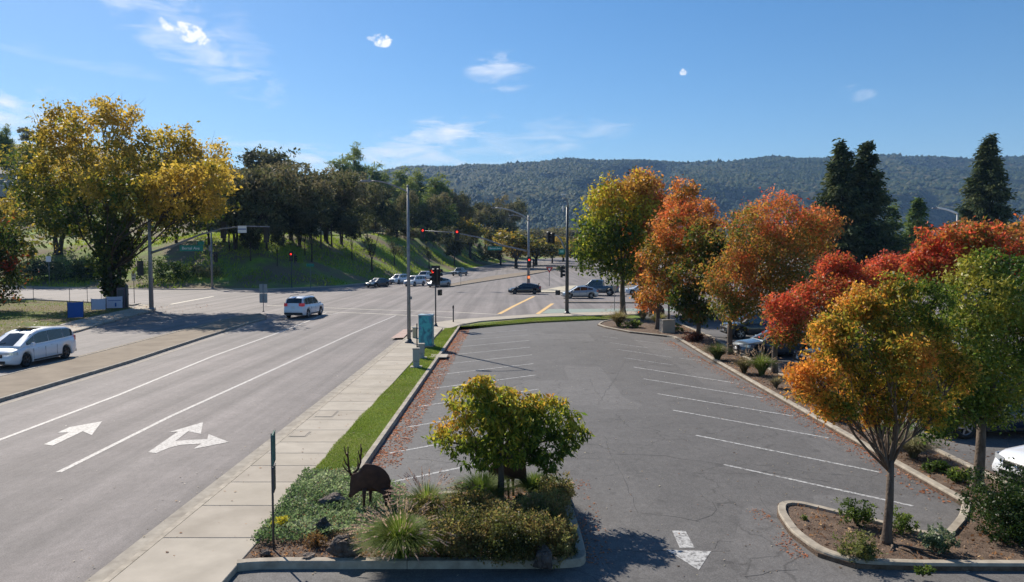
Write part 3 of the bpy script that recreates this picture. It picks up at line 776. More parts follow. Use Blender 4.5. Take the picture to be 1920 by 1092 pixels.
make_tree('autumn_tree', g, 5, [pxblob(Y, *b) for b in ((95, 345, 80, 62, 0), (60, 400, 72, 48, 2), (130, 405, 60, 45, -2), (40, 300, 42, 38, 3))],
    12000, .55, YEL, 'green and yellow tree on the bank behind the huge yellow cottonwood', ns=.12, hb=.6, tr=.5, stems=2, barkm='bark_dark', seed=4, twigs=50, bias=-.15)
make_tree('autumn_tree', (-57, 76, .1), 2.2, [pxblob(76, *b) for b in ((-20, 450, 62, 48, 0), (-8, 520, 48, 52, 0), (10, 480, 30, 42, 1))], 9000, .28,
    [(.03, .06, .015), (.07, .11, .02), (.12, .10, .02), (.42, .06, .03)], 'small tree with green leaves and red tips on the corner lawn', ns=.3, hb=.5, tr=.16, seed=8)
# ivy round the trunk
P, C = blob_points([(0, 0, 3.0, 1.2, 1.2, 3.2), (.9, .4, 6.5, 1.0, 1.0, 3), (-.9, .2, 6.5, 1.0, 1.0, 3)], 6000, .8, .18, gap=.3, seed=5)
iv = link('ivy', quads_mesh('ivy', leaves(P, .3, .7, .5), palette([(.012, .03, .008), (.03, .055, .012), (.07, .10, .02)], rng.random(len(P))), MT['leaf_gloss']), None, (x, y, 0))
tag(iv, 'dark ivy climbing the trunk of the huge yellow cottonwood', 'ivy')

# --- trees of the bank
def variant(name, kind, h, w, n, size, cols, seed, leafm='leaf_dark'):
    random.seed(seed)
    if kind == 'conifer':
        blobs = []
    r = empty(name); P = []
    return r
def tree_asset(kind, seed):
    """one tree 10 m tall standing at the origin"""
    random.seed(seed); bl = []
    if kind == 'oak':
        for k in range(12):
            a = k * 2.4; q = random.uniform(.5, 3.3); bl.append((math.cos(a) * q, math.sin(a) * q, random.uniform(3.4, 8.4) - q * .35, random.uniform(1.7, 2.6), random.uniform(1.7, 2.6), random.uniform(1.3, 1.9)))
        t = make_tree('bank_tree', (0, 0, 0), 2.8, bl, 8500, .33, OLV, 'x', 'tree', None, 'leaf_dark', 'bark_dark', tr=.125, stems=3, ns=.35, hb=.5, seed=seed, gap=.495, twigs=50, clump=.24, bare=18)
    elif kind == 'pine':
        for k in range(10):
            z = 1.3 + k * .88; w = 2.8 * (1 - (z - 1.0) / 9.8) ** .8; bl.append((random.uniform(-.4, .4), random.uniform(-.4, .4), z, w, w, .75))
        t = make_tree('bank_tree', (0, 0, 0), 8.8, bl, 8500, .34, PIN, 'x', 'tree', None, 'leaf_dark', 'bark_dark', tr=.13, aspect=.25, droop=-.2, ns=.5, hb=.6, seed=seed, gap=.44, twigs=24, clump=.26)
    elif kind == 'lean':
        for k in range(6):
            a = k * 2.1; q = random.uniform(.3, 1.6); bl.append((math.cos(a) * q, math.sin(a) * q, random.uniform(3.4, 8.8), random.uniform(1.2, 2.0), random.uniform(1.2, 2.0), random.uniform(1.1, 1.8)))
        t = make_tree('bank_tree', (0, 0, 0), 3.4, bl, 5000, .32, [(.03, .04, .018), (.06, .07, .03), (.10, .105, .05), (.125, .12, .06)], 'x', 'tree', None, 'leaf_dark', 'bark_dark', tr=.12, ns=.4, hb=.4, seed=seed, gap=.46, twigs=24, bare=16)
    elif kind == 'yellow':
        for k in range(8):
            a = k * 2.4; q = random.uniform(.4, 2.1); bl.append((math.cos(a) * q, math.sin(a) * q, random.uniform(3.8, 8.2), random.uniform(1.5, 2.2), random.uniform(1.5, 2.2), random.uniform(1.2, 1.8)))
        t = make_tree('roadside_tree', (0, 0, 0), 3, bl, 3600, .38, [(.06, .09, .02), (.14, .15, .03), (.30, .24, .04), (.42, .26, .05)], 'x', 'tree', None, 'leaf', 'bark_dark', tr=.22, ns=.3, hb=.5, seed=seed, gap=.4, twigs=20)
    elif kind == 'bare':
        bl = [(random.uniform(-1.6, 1.6), random.uniform(-1.6, 1.6), random.uniform(4.5, 8.5), 1.4, 1.4, 1.4) for k in range(6)]
        t = make_tree('bank_tree', (0, 0, 0), 3.2, bl, 500, .3, OLV, 'x', 'tree', None, 'leaf_dark', 'bark_dark', tr=.2, ns=.4, seed=seed, gap=.5, twigs=70, bare=30)
    return t
ASSETS = {k: [tree_asset(k, sd) for sd in sds] for k, sds in dict(oak=(31, 32, 33), pine=(41, 42), lean=(51, 52), yellow=(61, 62), bare=(71,)).items()}
USED = set()
def put_tree(kind, i, loc, h, rz, label, group=None, wide=1.0, name=None):
    a = ASSETS[kind][i % len(ASSETS[kind])]
    o = a if a not in USED else copy_tree(a); USED.add(a)
    if name: o.name = name
    o.location = loc; o.rotation_euler = (0, 0, rz); o.scale = (h / 10 * wide, h / 10 * wide, h / 10)
    o['label'] = label
    if group: o['group'] = group
    return o
BG = 'trees on the grassy bank'
def bank_tree(kind, i, u, v, top, label, wide=1.0, group=BG):
    g = GT(u, v); h = (v - top) * g[1] / FPX * 1.05
    if kind == 'pine': h *= 1.08; wide *= 1.12
    return put_tree(kind, i, (g[0], g[1], g[2] - .1), h, i * 1.7, label, group, wide)
random.seed(5)
BT = [('lean', 1, 430, 470, 340, 'low spreading grey tree left of the white sign on the signal arm', 1.0), ('lean', 0, 500, 470, 325, 'grey tree leaning over the dark signal head at the end of the arm', 1.0), ('oak', 0, 530, 462, 335, 'spreading grey tree low on the bank right of the signal arm', .9),
      ('oak', 1, 562, 465, 318, 'tree with several dark stems at mid slope above the small red signal', .9), ('lean', 0, 602, 468, 330, 'many-stemmed grey tree at the middle of the slope', .9), ('oak', 0, 640, 460, 335, 'grey-olive tree whose shadow runs down behind the waiting cars', .95),
      ('lean', 0, 585, 492, 395, 'thin multi-stemmed tree low on the slope right of the small red signal', 1.1), ('lean', 1, 470, 490, 395, 'slim dark tree right below the white sign', 1.0), ('oak', 2, 675, 445, 330, 'shadowy grey tree between the tallest pine and the open slope', .9),
      ('pine', 1, 700, 425, 318, 'spiky pine left of the tall lamp head', 1.2), ('pine', 0, 770, 432, 345, 'deep green pine directly right of the tall lamp pole', 1.3), ('oak', 1, 800, 445, 350, 'dark tree between the pines and the left red signal', 1.0),
      ('oak', 2, 860, 455, 378, 'olive-brown tree above the signal arm', .9), ('pine', 1, 830, 436, 348, 'tall green pine left of the right red signal', 1.2), ('oak', 0, 420, 455, 320, 'grey tree at the right fringe of the yellow foliage', 1.0), ('lean', 0, 520, 500, 420, 'small bare-stemmed tree at the foot of the bank left of the red signal', .9),
      ('oak', 0, 441, 470, 300, 'broad olive tree on the bank just right of the huge yellow cottonwood', 1.0), ('oak', 1, 480, 468, 292, 'tall grey-green tree behind the end of the signal arm with a slanting shadow', .95),
      ('oak', 2, 455, 452, 310, 'grey-green tree at the crest behind the white sign of the signal arm', 1.0), ('lean', 0, 508, 440, 288, 'narrow dark tree rising high above its neighbours on the bank crest', 1.2), ('oak', 0, 545, 452, 290, 'broad dark tree near the middle of the bank, behind the small red signal', 1.05),
      ('oak', 1, 583, 447, 330, 'reddish grey tree under the chimney on the bank', .9), ('oak', 2, 612, 455, 308, 'broad dark tree with several trunks on the upper bank', 1.1), ('lean', 1, 622, 462, 345, 'slim dark trunk beside the broad many-trunked tree', 1.0),
      ('oak', 0, 655, 440, 310, 'olive tree below the tall sunlit pine on the crest', 1.0), ('pine', 0, 668, 420, 288, 'tallest sunlit pine on the crest of the bank', .9), ('pine', 1, 640, 425, 306, 'round sunlit treetop left of the tallest pine', 1.3),
      ('bare', 0, 698, 512, 425, 'small nearly bare tree low on the bank behind the waiting cars', 1.0), ('lean', 0, 660, 488, 410, 'thin tree at mid slope with two stems', 1.0), ('lean', 1, 704, 440, 350, 'slender grey tree upright on the open green slope', .8),
      ('lean', 0, 718, 442, 355, 'leaning grey tree beside the slender upright one', .9), ('oak', 1, 744, 447, 345, 'bushy grey tree left of the tall lamp pole on the slope', .8), ('pine', 0, 722, 418, 332, 'green pine on the crest left of the tall lamp pole', 1.1),
      ('pine', 1, 752, 424, 325, 'green pine with its tip just above the tall lamp pole', 1.2), ('pine', 0, 783, 428, 330, 'dense green pine on the crest right of the tall lamp pole', 1.3), ('pine', 1, 818, 440, 338, 'pale green pine between the two red signals', 1.3),
      ('oak', 2, 845, 446, 352, 'dark round tree just right of the pale pine', .85), ('oak', 0, 838, 440, 352, 'black-green tree standing behind the right red signal', .7), ('oak', 1, 884, 462, 380, 'brownish round tree above the long signal arm', .9),
      ('bare', 0, 805, 505, 450, 'young thin tree at the foot of the bank right of the tall lamp pole', 1.0), ('bare', 0, 740, 500, 440, 'young bare tree in a strip of shade on the slope', .9), ('lean', 1, 852, 500, 425, 'leafy young tree under the right red signal', 1.3),
      ('lean', 0, 910, 470, 385, 'olive tree behind the green sign of the far signal', 1.1), ('oak', 2, 947, 472, 362, 'tall dark open-crowned tree left of the far signal pole', .8), ('lean', 1, 392, 462, 330, 'dark tree on the bank seen through the yellow foliage', 1.2),
      ('oak', 0, 330, 455, 330, 'dark tree behind the signal arm on the green slope', 1.0), ('oak', 1, 20, 455, 330, 'green tree at the far end of the meadow', 1.0), ('lean', 0, 572, 480, 400, 'small tree low on the bank right of the small red signal', 1.0),
      ('yellow', 0, 882, 487, 408, 'yellow-green shrubby tree low on the bank below the right red signal', 1.2), ('yellow', 1, 925, 480, 420, 'yellow-green tree by the road behind the green sign', 1.1)]
for k, i, u, v, t, lab, w in BT: bank_tree(k, i, u, v, t, lab, w)
for j, (u, v, hh) in enumerate(((735, 445, 5), (758, 447, 6), (775, 450, 5), (792, 452, 6), (812, 455, 5.5), (835, 458, 6), (858, 462, 5), (876, 468, 5), (700, 438, 5), (680, 432, 5.5), (636, 436, 5), (900, 474, 5), (918, 478, 5), (935, 482, 4.5))):
    g = GT(u, v); put_tree(('oak', 'lean', 'oak', 'pine')[j % 4], j, (g[0], g[1], g[2] - .9), hh, j * 1.1, ('low olive bush', 'low grey-green bush', 'broad low bush', 'low bright green conifer')[j % 4] + ' on the crest of the bank ' + ('above the waiting pickup', 'left of the left red signal', 'between the two red signals', 'over the long signal arm', 'behind the tall lamp head', 'near the far end')[min(5, j // 3)], 'low bushes along the crest of the bank', 1.5)
put_tree('yellow', 0, (-73, 85, 0), 17, 1.0, 'tree just beyond the left edge shading the corner lawn', None, 1.3)
put_tree('yellow', 1, (-72, 99, 0), 16, 2.0, 'tree at the far left edge behind the corner lawn', None, 1.2)
# trees on the hill above the bank
for j in range(40):
    hx = -245 + j * 4.7 + random.uniform(-2, 2); hy = random.uniform(195, 300); k = ('oak', 'pine', 'oak', 'lean')[j % 4]
    if hx > -62: continue
    put_tree(k, j, (hx, hy, Tz(hx, hy) - .2), random.uniform(5, 9), j, ('round olive tree scattered on the hillside above the bank', 'pointed green tree scattered on the hillside above the bank', 'broad olive tree scattered on the hillside above the bank', 'slim grey tree scattered on the hillside above the bank')[j % 4], 'trees scattered on the hillside', 1.25)
# trees where the avenue ends and beyond the cross street
for j, (u, v, t, k, wd, lab) in enumerate(((968, 484, 425, 'yellow', 1.5, 'yellow tree where the avenue meets the far trees, left of the far signal pole'), (1005, 482, 430, 'yellow', 1.6, 'yellow-green tree just right of the far signal pole'), (1035, 484, 440, 'yellow', 1.2, 'golden tree behind the double signal heads'),
        (1056, 486, 428, 'yellow', 1.3, 'rusty tree behind the tall right signal pole'), (990, 476, 432, 'oak', 1.8, 'green mass of a tree behind the yellow ones'), (1090, 488, 430, 'yellow', 1.3, 'ochre tree behind the yellow-green maple'), (938, 486, 440, 'yellow', 1.3, 'dull green tree at the foot of the bank end'),
        (1020, 474, 425, 'oak', 2.2, 'farthest dark tree at the end of the avenue'), (950, 474, 420, 'oak', 2.0, 'dark tree under the hills left of the far signal pole'), (1085, 476, 420, 'oak', 2.4, 'dark tree far behind the tall right signal pole'))):
    Yt = 240 + 25 * (j % 5) if v > 480 else 430
    xx = (u - 960) / FPX * Yt; z = float(base_z(np.array([Yt]))[0]); h = (HORV - t) * Yt / FPX + 6.2 - z
    put_tree(k, j, (xx, Yt, z - 1.6), max(4, h) * 1.12, j * 1.3, lab, 'trees at the end of the avenue', wd * 1.25)
for j in range(16):
    xx = -22 + j * 5.2; Yt = 400 + (j % 3) * 9; put_tree(('yellow', 'oak', 'yellow', 'lean')[j % 4], j, (xx, Yt, 2.2), 10 + (j * 7 % 5), j, ('yellow bushy tree', 'green bushy tree', 'ochre bushy tree', 'grey-green bushy tree')[j % 4] + ' in the thick row closing the avenue', 'bushy row closing the avenue', 1.7)
for j in range(34):
    xx = 70 + j * 13 + random.uniform(-4, 4) if j < 20 else -30 + (j - 20) * 26; Yt = random.uniform(190, 330) if j < 20 else random.uniform(480, 620)
    put_tree(('oak', 'yellow', 'pine', 'lean', 'oak')[j % 5], j, (xx, Yt, 2.2), random.uniform(9, 15), j, ('dark round', 'yellow', 'pointed green', 'slim grey', 'broad olive')[j % 5] + ' tree in the %s band of trees below the hills' % ('nearer', 'farther')[j >= 20], 'mixed trees below the hills', 1.3)

# --- trees of the car park, far to near
x, y = G(1168, 592)
make_tree('maple_tree', (x, y, .1), 4.0, [pxblob(y, *b) for b in ((1125, 440, 52, 60, 0), (1160, 400, 62, 66, 1), (1185, 470, 60, 42, 0), (1112, 480, 38, 34, -1), (1160, 510, 36, 26, -1), (1140, 375, 38, 38, 0), (1200, 375, 42, 62, 2))],
    17000, .30, [(.08, .13, .02), (.20, .24, .03), (.42, .40, .045), (.58, .50, .05), (.46, .24, .05)], 'tall yellow-green maple by the lot entrance, right of the tall signal pole', seed=12, tr=.28, ns=.2, hb=.3, side=.25, twigs=70)
make_tree('maple_tree', (x + 2.6, y + 3.5, .1), 4.5, [pxblob(y + 3, *b) for b in ((1215, 365, 34, 48, 0), (1210, 410, 45, 58, 0), (1195, 345, 22, 26, 0), (1235, 430, 30, 60, 0), (1190, 470, 40, 60, 0))],
    12000, .28, [(.22, .21, .04), (.48, .32, .05), (.68, .28, .07), (.62, .17, .07), (.52, .14, .06)], 'rusty orange maple rising behind the yellow-green one', seed=13, tr=.22, ns=.25, hb=.7)
x, y = G(1232, 620)
make_tree('autumn_tree', (x, y, .1), 2.8, [pxblob(y, *b) for b in ((1282, 372, 26, 44, -2), (1268, 435, 54, 50, -3.5), (1245, 485, 50, 40, -3.5), (1240, 535, 40, 36, -4), (1310, 400, 30, 30, 1), (1300, 460, 40, 50, 2), (1215, 560, 25, 22, 0), (1262, 395, 18, 34, 0))],
    24000, .185, ORG, 'orange-red tree with an uneven spiky top behind the pale planter box', seed=14, tr=.17, ns=.3, hb=.5, gap=.4, twigs=90)
x, y = G(1207, 600)
make_tree('autumn_tree', (x, y, .1), 2.6, [pxblob(y, *b) for b in ((1205, 555, 18, 16, 0), (1212, 520, 22, 26, 0))], 3000, .22, RED, 'small red-leaved young tree beside the far elk sculpture', seed=15, tr=.12)
x, y = G(1309, 640)
make_tree('autumn_tree', (x, y, .1), 2.4, [pxblob(y, *b) for b in ((1325, 450, 40, 48, 0), (1300, 520, 45, 42, 0), (1338, 500, 38, 60, 0), (1280, 560, 26, 30, 0), (1310, 585, 26, 26, 0))],
    15000, .19, [(.03, .06, .012), (.08, .12, .02), (.14, .16, .03), (.32, .16, .04), (.42, .15, .04)], 'olive-green tree between the orange trees of the strip', seed=16, tr=.16, ns=.3, hb=.35, bias=-.05)
x, y = G(1369, 668)
make_tree('autumn_tree', (x, y, .1), 2.2, [pxblob(y, *b) for b in ((1455, 420, 78, 62, 2), (1400, 450, 62, 58, 0), (1365, 520, 58, 50, -1), (1440, 500, 80, 70, 0), (1510, 440, 48, 48, 3), (1385, 570, 50, 40, -1), (1475, 560, 55, 50, 1), (1540, 430, 34, 44, 4))],
    38000, .15, [(.12, .15, .03), (.26, .21, .04), (.48, .23, .06), (.63, .21, .06), (.66, .13, .06)], 'big round rust-orange tree, the widest crown of the strip', seed=17, tr=.17, ns=.28, hb=.95, gap=.445, twigs=130, bias=.02)
x, y = G(1452, 703)
make_tree('autumn_tree', (x, y, .1), 2.3, [pxblob(y, *b) for b in ((1475, 580, 46, 38, -1), (1540, 560, 60, 48, 0), (1600, 540, 58, 52, 1), (1560, 620, 62, 36, 0), (1470, 625, 42, 30, -1), (1570, 500, 38, 28, 1), (1660, 505, 46, 30, 2), (1640, 560, 48, 48, 2))],
    38000, .128, RED, 'scarlet red tree over the grey parked sedan', seed=18, tr=.15, ns=.35, hb=.55, gap=.445, twigs=150, bias=-.04, shell=.5, rnd=.3)
make_tree('autumn_tree', (19.5, 33, .1), 2.4, [pxblob(33, *b) for b in ((1790, 450, 70, 34, 0), (1740, 490, 50, 30, 0), (1840, 440, 40, 26, 0), (1780, 510, 80, 40, 0), (1880, 480, 50, 40, 0))],
    20000, .145, RED, 'dark red tree behind the gold and green trees', seed=19, tr=.16, ns=.3, hb=.6, gap=.43, twigs=90, bias=-.12, rnd=.3)
make_tree('autumn_tree', (27, 48, .1), 2.4, [pxblob(48, *b) for b in ((1890, 470, 50, 50, 0), (1830, 440, 60, 24, 0), (1940, 440, 50, 40, 0))],
    6000, .22, ORG, 'orange tree at the edge of view behind the dark red tree', seed=20, tr=.16, ns=.3)
x, y = G(1662, 1027)
make_tree('autumn_tree', (x, y, .1), 1.75, [pxblob(y, *b) for b in ((1530, 712, 62, 48, -.4), (1580, 655, 66, 62, -.2), (1655, 590, 70, 66, .3), (1730, 635, 60, 70, .5), (1625, 722, 66, 50, 0), (1500, 712, 34, 32, -.5), (1705, 735, 62, 50, 0), (1605, 575, 46, 46, .3), (1745, 565, 50, 50, .6),
    (1570, 765, 54, 30, -.4), (1690, 665, 66, 54, -.6), (1750, 770, 40, 34, .2), (1640, 780, 44, 26, 0), (1560, 620, 44, 40, 0), (1790, 690, 40, 60, .4), (1680, 535, 40, 26, .2))],
    56000, .062, GOL, 'golden-orange tree with a forked trunk on the near right island', seed=21, tr=.088, ns=.8, hb=-.25, side=-1.2, gap=.45, twigs=320, bias=-.04, clump=.24, rnd=.3, shell=.42)
x, y = G(1833, 925)
make_tree('evergreen_pear_tree', (x, y, .1), 2.0, [pxblob(y, *b) for b in ((1830, 560, 72, 72, 0), (1800, 640, 80, 70, -.3), (1880, 620, 72, 90, .3), (1780, 700, 66, 62, -.3), (1860, 720, 72, 50, 0), (1920, 560, 60, 80, .5), (1850, 500, 55, 36, .3), (1960, 680, 60, 80, .6), (1730, 770, 46, 46, -.5), (1800, 765, 50, 36, -.2), (1880, 765, 60, 34, 0), (1755, 790, 34, 36, -.4))],
    46000, .082, GRN, 'dense green tree over the dark blue vehicle at the right edge', seed=22, tr=.13, ns=.6, hb=.25, leafm='leaf_gloss', gap=.36, twigs=130, bias=.0, clump=.24)
# --- conifers behind
def conifer(u, vb, vt, hw, Yc, label, n=9000, seed=0, tops=1, cols=DKG, size=.42):
    k = Yc / FPX; bx = (u - 960) * k; zt = CAM_H + (HORV - vt) * k; random.seed(seed); root = empty('conifer', (bx, Yc, 0), 0, label, 'tree', 'dark conifers beyond the car park')
    V = []; C = []; tr = MB(); per = n // tops
    for tp in range(tops):
        ox = (tp - (tops - 1) / 2) * hw * k * .62; H = zt * (1, .985)[tp]; W = hw * k * (1.15 if tops == 1 else 1.0)
        nb = int(H * 17); z = H * (1 - rng.random(nb) ** .72 * .93); az = rng.random(nb) * 6.283
        w = W * ((1 - z / H) ** 1.0) * 1.22 * (.55 + .70 * rng.random(nb)) * (.78 + .45 * noise3(np.stack([np.cos(az) * 1.2, np.sin(az) * 1.2, z * .45], -1), seed)) + .15
        m = max(8, per // nb); t = .12 + .9 * rng.random((nb, m)) ** .7; dx, dy = np.cos(az)[:, None], np.sin(az)[:, None]
        px = dx * w[:, None] * t; py = dy * w[:, None] * t; pz = z[:, None] - w[:, None] * (.10 * t + .16 * t ** 2) + .1 * W * (t > .9)
        P = np.stack([px + ox, py, pz], -1).reshape(-1, 3) + rng.normal(size=(nb * m, 3)) * np.array([.26, .26, .13]) * (1 + W * .06)
        D = unit(np.stack([np.broadcast_to(dx, t.shape), np.broadcast_to(dy, t.shape), np.full(t.shape, -.45)], -1).reshape(-1, 3) + rng.normal(size=(nb * m, 3)) * .45)
        sd_ = unit(np.cross(D, rng.normal(size=D.shape) * .5 + np.array([0, 0, 1]))); L = size * 1.7 * (.6 + .8 * rng.random(len(P)))[:, None]
        V.append(np.stack([P, P + D * L * .5 + sd_ * L * .2, P + D * L, P + D * L * .5 - sd_ * L * .2], 1))
        q = .45 + (fbm(P * .5 + seed, 3, seed) - .5) * 1.6 + .2 * rng.normal(size=len(P)); C.append(palette(cols, q))
        tr.tube([(ox * .2, 0, -.2), (ox * .8, 0, H * .3), (ox, 0, H * .95)], [.42, .3, .03], 8)
    link('crown', quads_mesh('crown', np.concatenate(V), np.concatenate(C), MT['leaf_dark']), root, kind='stuff'); tr.build('trunk', MT['bark_dark'], root, fix=False)
    return root
conifer(1598, 480, 270, 74, 120, 'tall double-topped dark conifer behind the red trees', 60000, 81, 2)
conifer(1845, 430, 258, 58, 135, 'tall pointed conifer behind the curved street lamp', 40000, 82)
conifer(1672, 480, 378, 26, 150, 'small conifer just right of the double-topped one', 4500, 83, cols=PIN)
conifer(1718, 480, 374, 40, 150, 'small conifer left of the curved street lamp', 8000, 84, cols=PIN)
conifer(1189, 480, 314, 28, 140, 'dark conifer peeping over the maples', 4500, 85)
conifer(1380, 480, 400, 34, 150, 'dark conifer hidden behind the rust-orange tree', 3000, 86)
for j, (u, vt, hw) in enumerate(((1765, 425, 40), (1905, 405, 34), (1640, 440, 30), (1560, 430, 36))):
    k = 165 / FPX; put_tree('oak', j, ((u - 960) * k, 165, 0), 6.2 + (HORV - vt) * k, j, ('grey-green tree below the curved street lamp', 'olive tree at the edge of view right of the pointed conifer', 'low tree between the two groups of conifers', 'dark tree left of the double-topped conifer')[j], 'trees beyond the second lot', 1.3)

# --- small tree of the front island
x, y = G(938, 962)
make_tree('ornamental_pear_tree', (x, y, .1), 1.35, [pxblob(y, *b) for b in ((880, 750, 44, 46, 0), (950, 775, 62, 48, -.2), (1030, 780, 56, 42, .1), (860, 810, 52, 36, -.2), (940, 835, 74, 42, 0), (1030, 840, 50, 34, 0), (1080, 810, 26, 22, .2), (820, 825, 26, 22, -.2), (985, 765, 46, 34, .3), (900, 722, 30, 22, 0), (940, 750, 48, 36, .1), (965, 800, 70, 50, 0), (900, 850, 60, 34, .1), (1000, 860, 60, 26, -.1))],
    15000, .115, [(.10, .16, .025), (.24, .30, .04), (.40, .40, .055), (.58, .42, .06), (.60, .29, .06)], 'small rounded green and bronze tree on the near planting island', seed=23, tr=.085, ns=.9, hb=.75, gap=.40, aspect=.36, droop=.55, twigs=110, clump=.24, bias=-.12)

# ------------------------------------------------------------------ shrubs and grasses
def shrub(name, c, r, n, size, cols, label, cat='shrub', group=None, leafm='leaf', seed=0, gap=.25, aspect=.5, stems=14, z=GRZ - .03, ns=2.0, hb=.3, shell=.5):
    bl = [(0, 0, r[2] * .75, r[0], r[1], r[2])] + [(random.uniform(-.5, .5) * r[0], random.uniform(-.5, .5) * r[1], r[2] * random.uniform(.5, 1.0), r[0] * .6, r[1] * .6, r[2] * .55) for k in range(4)]
    P, C = blob_points(bl, n, shell, .2, gap=gap, seed=seed); P[:, 2] = np.abs(P[:, 2])
    q = .5 + (fbm(P * ns + seed, 3, seed) - .5) * 2.4 + hb * (P[:, 2] / P[:, 2].max() - .5) + rng.normal(size=len(P)) * .22
    o = empty(name, (c[0], c[1], z), 0, label, cat, group)
    link('foliage', quads_mesh('foliage', leaves(P, size, aspect, .0), palette(cols, q) * (1 + .15 * rng.normal(size=(len(P), 1))).clip(.5, 1.5), MT[leafm]), o, kind='stuff')
    mb = MB()
    for k in range(stems):
        e = C[random.randrange(len(C))] * .92; mb.tube([(0, 0, -.03), tuple(e * .5 + np.array([0, 0, .04])), tuple(e)], [.014, .009, .004], 4, caps=False)
    mb.build('stems', MT['bark'], o, fix=False, kind='stuff')
    return o
def tuft(name, c, Rr, H, n, cols, label, cat='ornamental grass', group=None, plumes=0, lean=(0, 0), width=.012, z=GRZ - .03, pcol=(.44, .32, .26), seed=0, flop=1.0):
    o = empty(name, (c[0], c[1], z), 0, label, cat, group)
    def blades(n, H, Rr, width, cols, plume=False):
        a = rng.random(n) * 2 * np.pi; rr = Rr * np.sqrt(rng.random(n)) * (1 if not plume else .9); h = H * (.65 + .4 * rng.random(n))
        b = np.stack([np.cos(a) * Rr * .12 * rng.random(n), np.sin(a) * Rr * .12 * rng.random(n), np.zeros(n)], -1)
        dirv = np.stack([np.cos(a), np.sin(a), 0 * a], -1); side = np.stack([-np.sin(a), np.cos(a), 0 * a], -1)
        V = []; ts = [0, .3, .58, .82, 1]
        ln = np.array([lean[0], lean[1], 0])
        pts = [b + (dirv * rr[:, None] + ln) * (t ** 1.7) + np.array([0, 0, 1]) * (h * (t * 1.25 - flop * .55 * t ** 3.2 * (rr / Rr)))[:, None] for t in ts]
        ws = [1, .9, .75, .5, .12]
        for k in range(4):
            V.append(np.stack([pts[k] - side * width * ws[k], pts[k] + side * width * ws[k], pts[k + 1] + side * width * ws[k + 1], pts[k + 1] - side * width * ws[k + 1]], 1))
        c = palette(cols, rng.random(n) * .7 + .3 * rng.random(n))
        return V, c, pts, dirv, side
    V, c, pts, _, _ = blades(n, H, Rr, width, cols)
    link('blades', quads_mesh('blades', np.concatenate(V), np.concatenate([c * .8, c, c, c * 1.05]), MT['blade']), o, kind='stuff')
    if plumes:
        V, c, pts, dv, sd_ = blades(plumes, H * 1.25, Rr * 1.05, .004, [(.35, .30, .16), (.45, .38, .22)])
        Q = []
        e = pts[-1]; t = unit(pts[-1] - pts[-2]); L = .22
        for k in range(9):
            s0 = e + t * (L * (k / 9)); w = .017 * math.sin(math.pi * (k + .8) / 9.6) + .004
            r1 = unit(np.cross(t, rng.normal(size=t.shape))); r2 = r1
            Q.append(np.stack([s0 - r1 * w, s0 + t * L * .12 - r1 * w * .2, s0 + r2 * w + t * L * .05, s0 - t * L * .05], 1))
        PC = np.tile(np.array(pcol), (len(Q) * plumes, 1)) * (1 + .2 * rng.normal(size=(len(Q) * plumes, 1)))
        link('plumes', quads_mesh('plumes', np.concatenate(V + Q), np.concatenate([np.concatenate([c] * 4), PC]), MT['blade']), o, kind='stuff')
    return o
ABE = [(.06, .075, .025), (.13, .15, .045), (.22, .20, .07), (.34, .22, .11), (.28, .28, .10)]
random.seed(9)
for i, (u, v, r, n, lab) in enumerate(((850, 1040, (.75, .6, .62), 9000, 'bronze-leaved shrub right of the pampas-like fountain grass at the front kerb'), (960, 1050, (.8, .62, .66), 9000, 'bronze and green shrub in the middle of the front kerb'),
        (880, 985, (.75, .6, .55), 8000, 'green-brown shrub behind the fountain grass and left of the small tree'), (1020, 1000, (.6, .6, .60), 7000, 'olive shrub right of the small tree trunk'), (1055, 1045, (.32, .5, .5), 4200, 'tawny shrub in the right front corner beside the dark rock'),
        (1040, 950, (.5, .6, .5), 5000, 'brownish shrub along the right kerb of the island'), (800, 990, (.5, .5, .45), 4500, 'dull brown-green shrub between elk and fountain grass'), (955, 1005, (.7, .5, .52), 6500, 'leafy shrub directly in front of the small tree trunk'))):
    x, y = G(u, v, .1); shrub('abelia_shrub', (x, y), (r[0] * 1.14, r[1] * 1.12, r[2] * .95), int(n * 1.9), .047, ABE, lab, group='shrubs of the near planting island', seed=100 + i, gap=.28)
FG = [(.05, .10, .015), (.13, .21, .03), (.23, .31, .05), (.36, .33, .12)]
x, y = G(752, 1058); tuft('fountain_grass', (x, y), .95, .80, 5000, FG, 'large fountain grass with arching plumes spilling over the front kerb', plumes=170, width=.0055, seed=1, flop=1.15)
x, y = G(905, 962); tuft('feather_grass', (x, y), .9, .8, 2200, [(.09, .15, .03), (.17, .24, .05), (.27, .32, .08)], 'fine green feather grass left of the small tree trunk', width=.006)
x, y = G(1005, 945); tuft('feather_grass', (x, y), .75, .62, 1700, [(.09, .15, .03), (.19, .27, .05), (.30, .33, .09)], 'bright green feather grass at the back of the island right of the tree', width=.006)
x, y = G(975, 978); tuft('iris_clump', (x, y), .22, .55, 260, [(.01, .06, .02), (.02, .10, .03)], 'dark green strap-leaved clump beside the small tree trunk', cat='plant', width=.018)
x, y = G(800, 985); tuft('feather_grass', (x, y), .7, .8, 900, FG, 'thin grass with pink plumes right of the elk', plumes=90, width=.006, pcol=(.44, .30, .28))
x, y = G(525, 992, .1); shrub('yellow_shrub', (x, y), (.26, .24, .17), 1600, .035, [(.25, .28, .02), (.50, .45, .03), (.62, .52, .05)], 'small bright yellow shrub by the pole of the near sign', seed=140)
x, y = G(590, 1025, .1); shrub('russet_shrub', (x, y), (.30, .22, .2), 1300, .035, [(.12, .10, .03), (.25, .16, .06), (.20, .10, .05)], 'low russet shrub in front of the dark upright rock', seed=141)
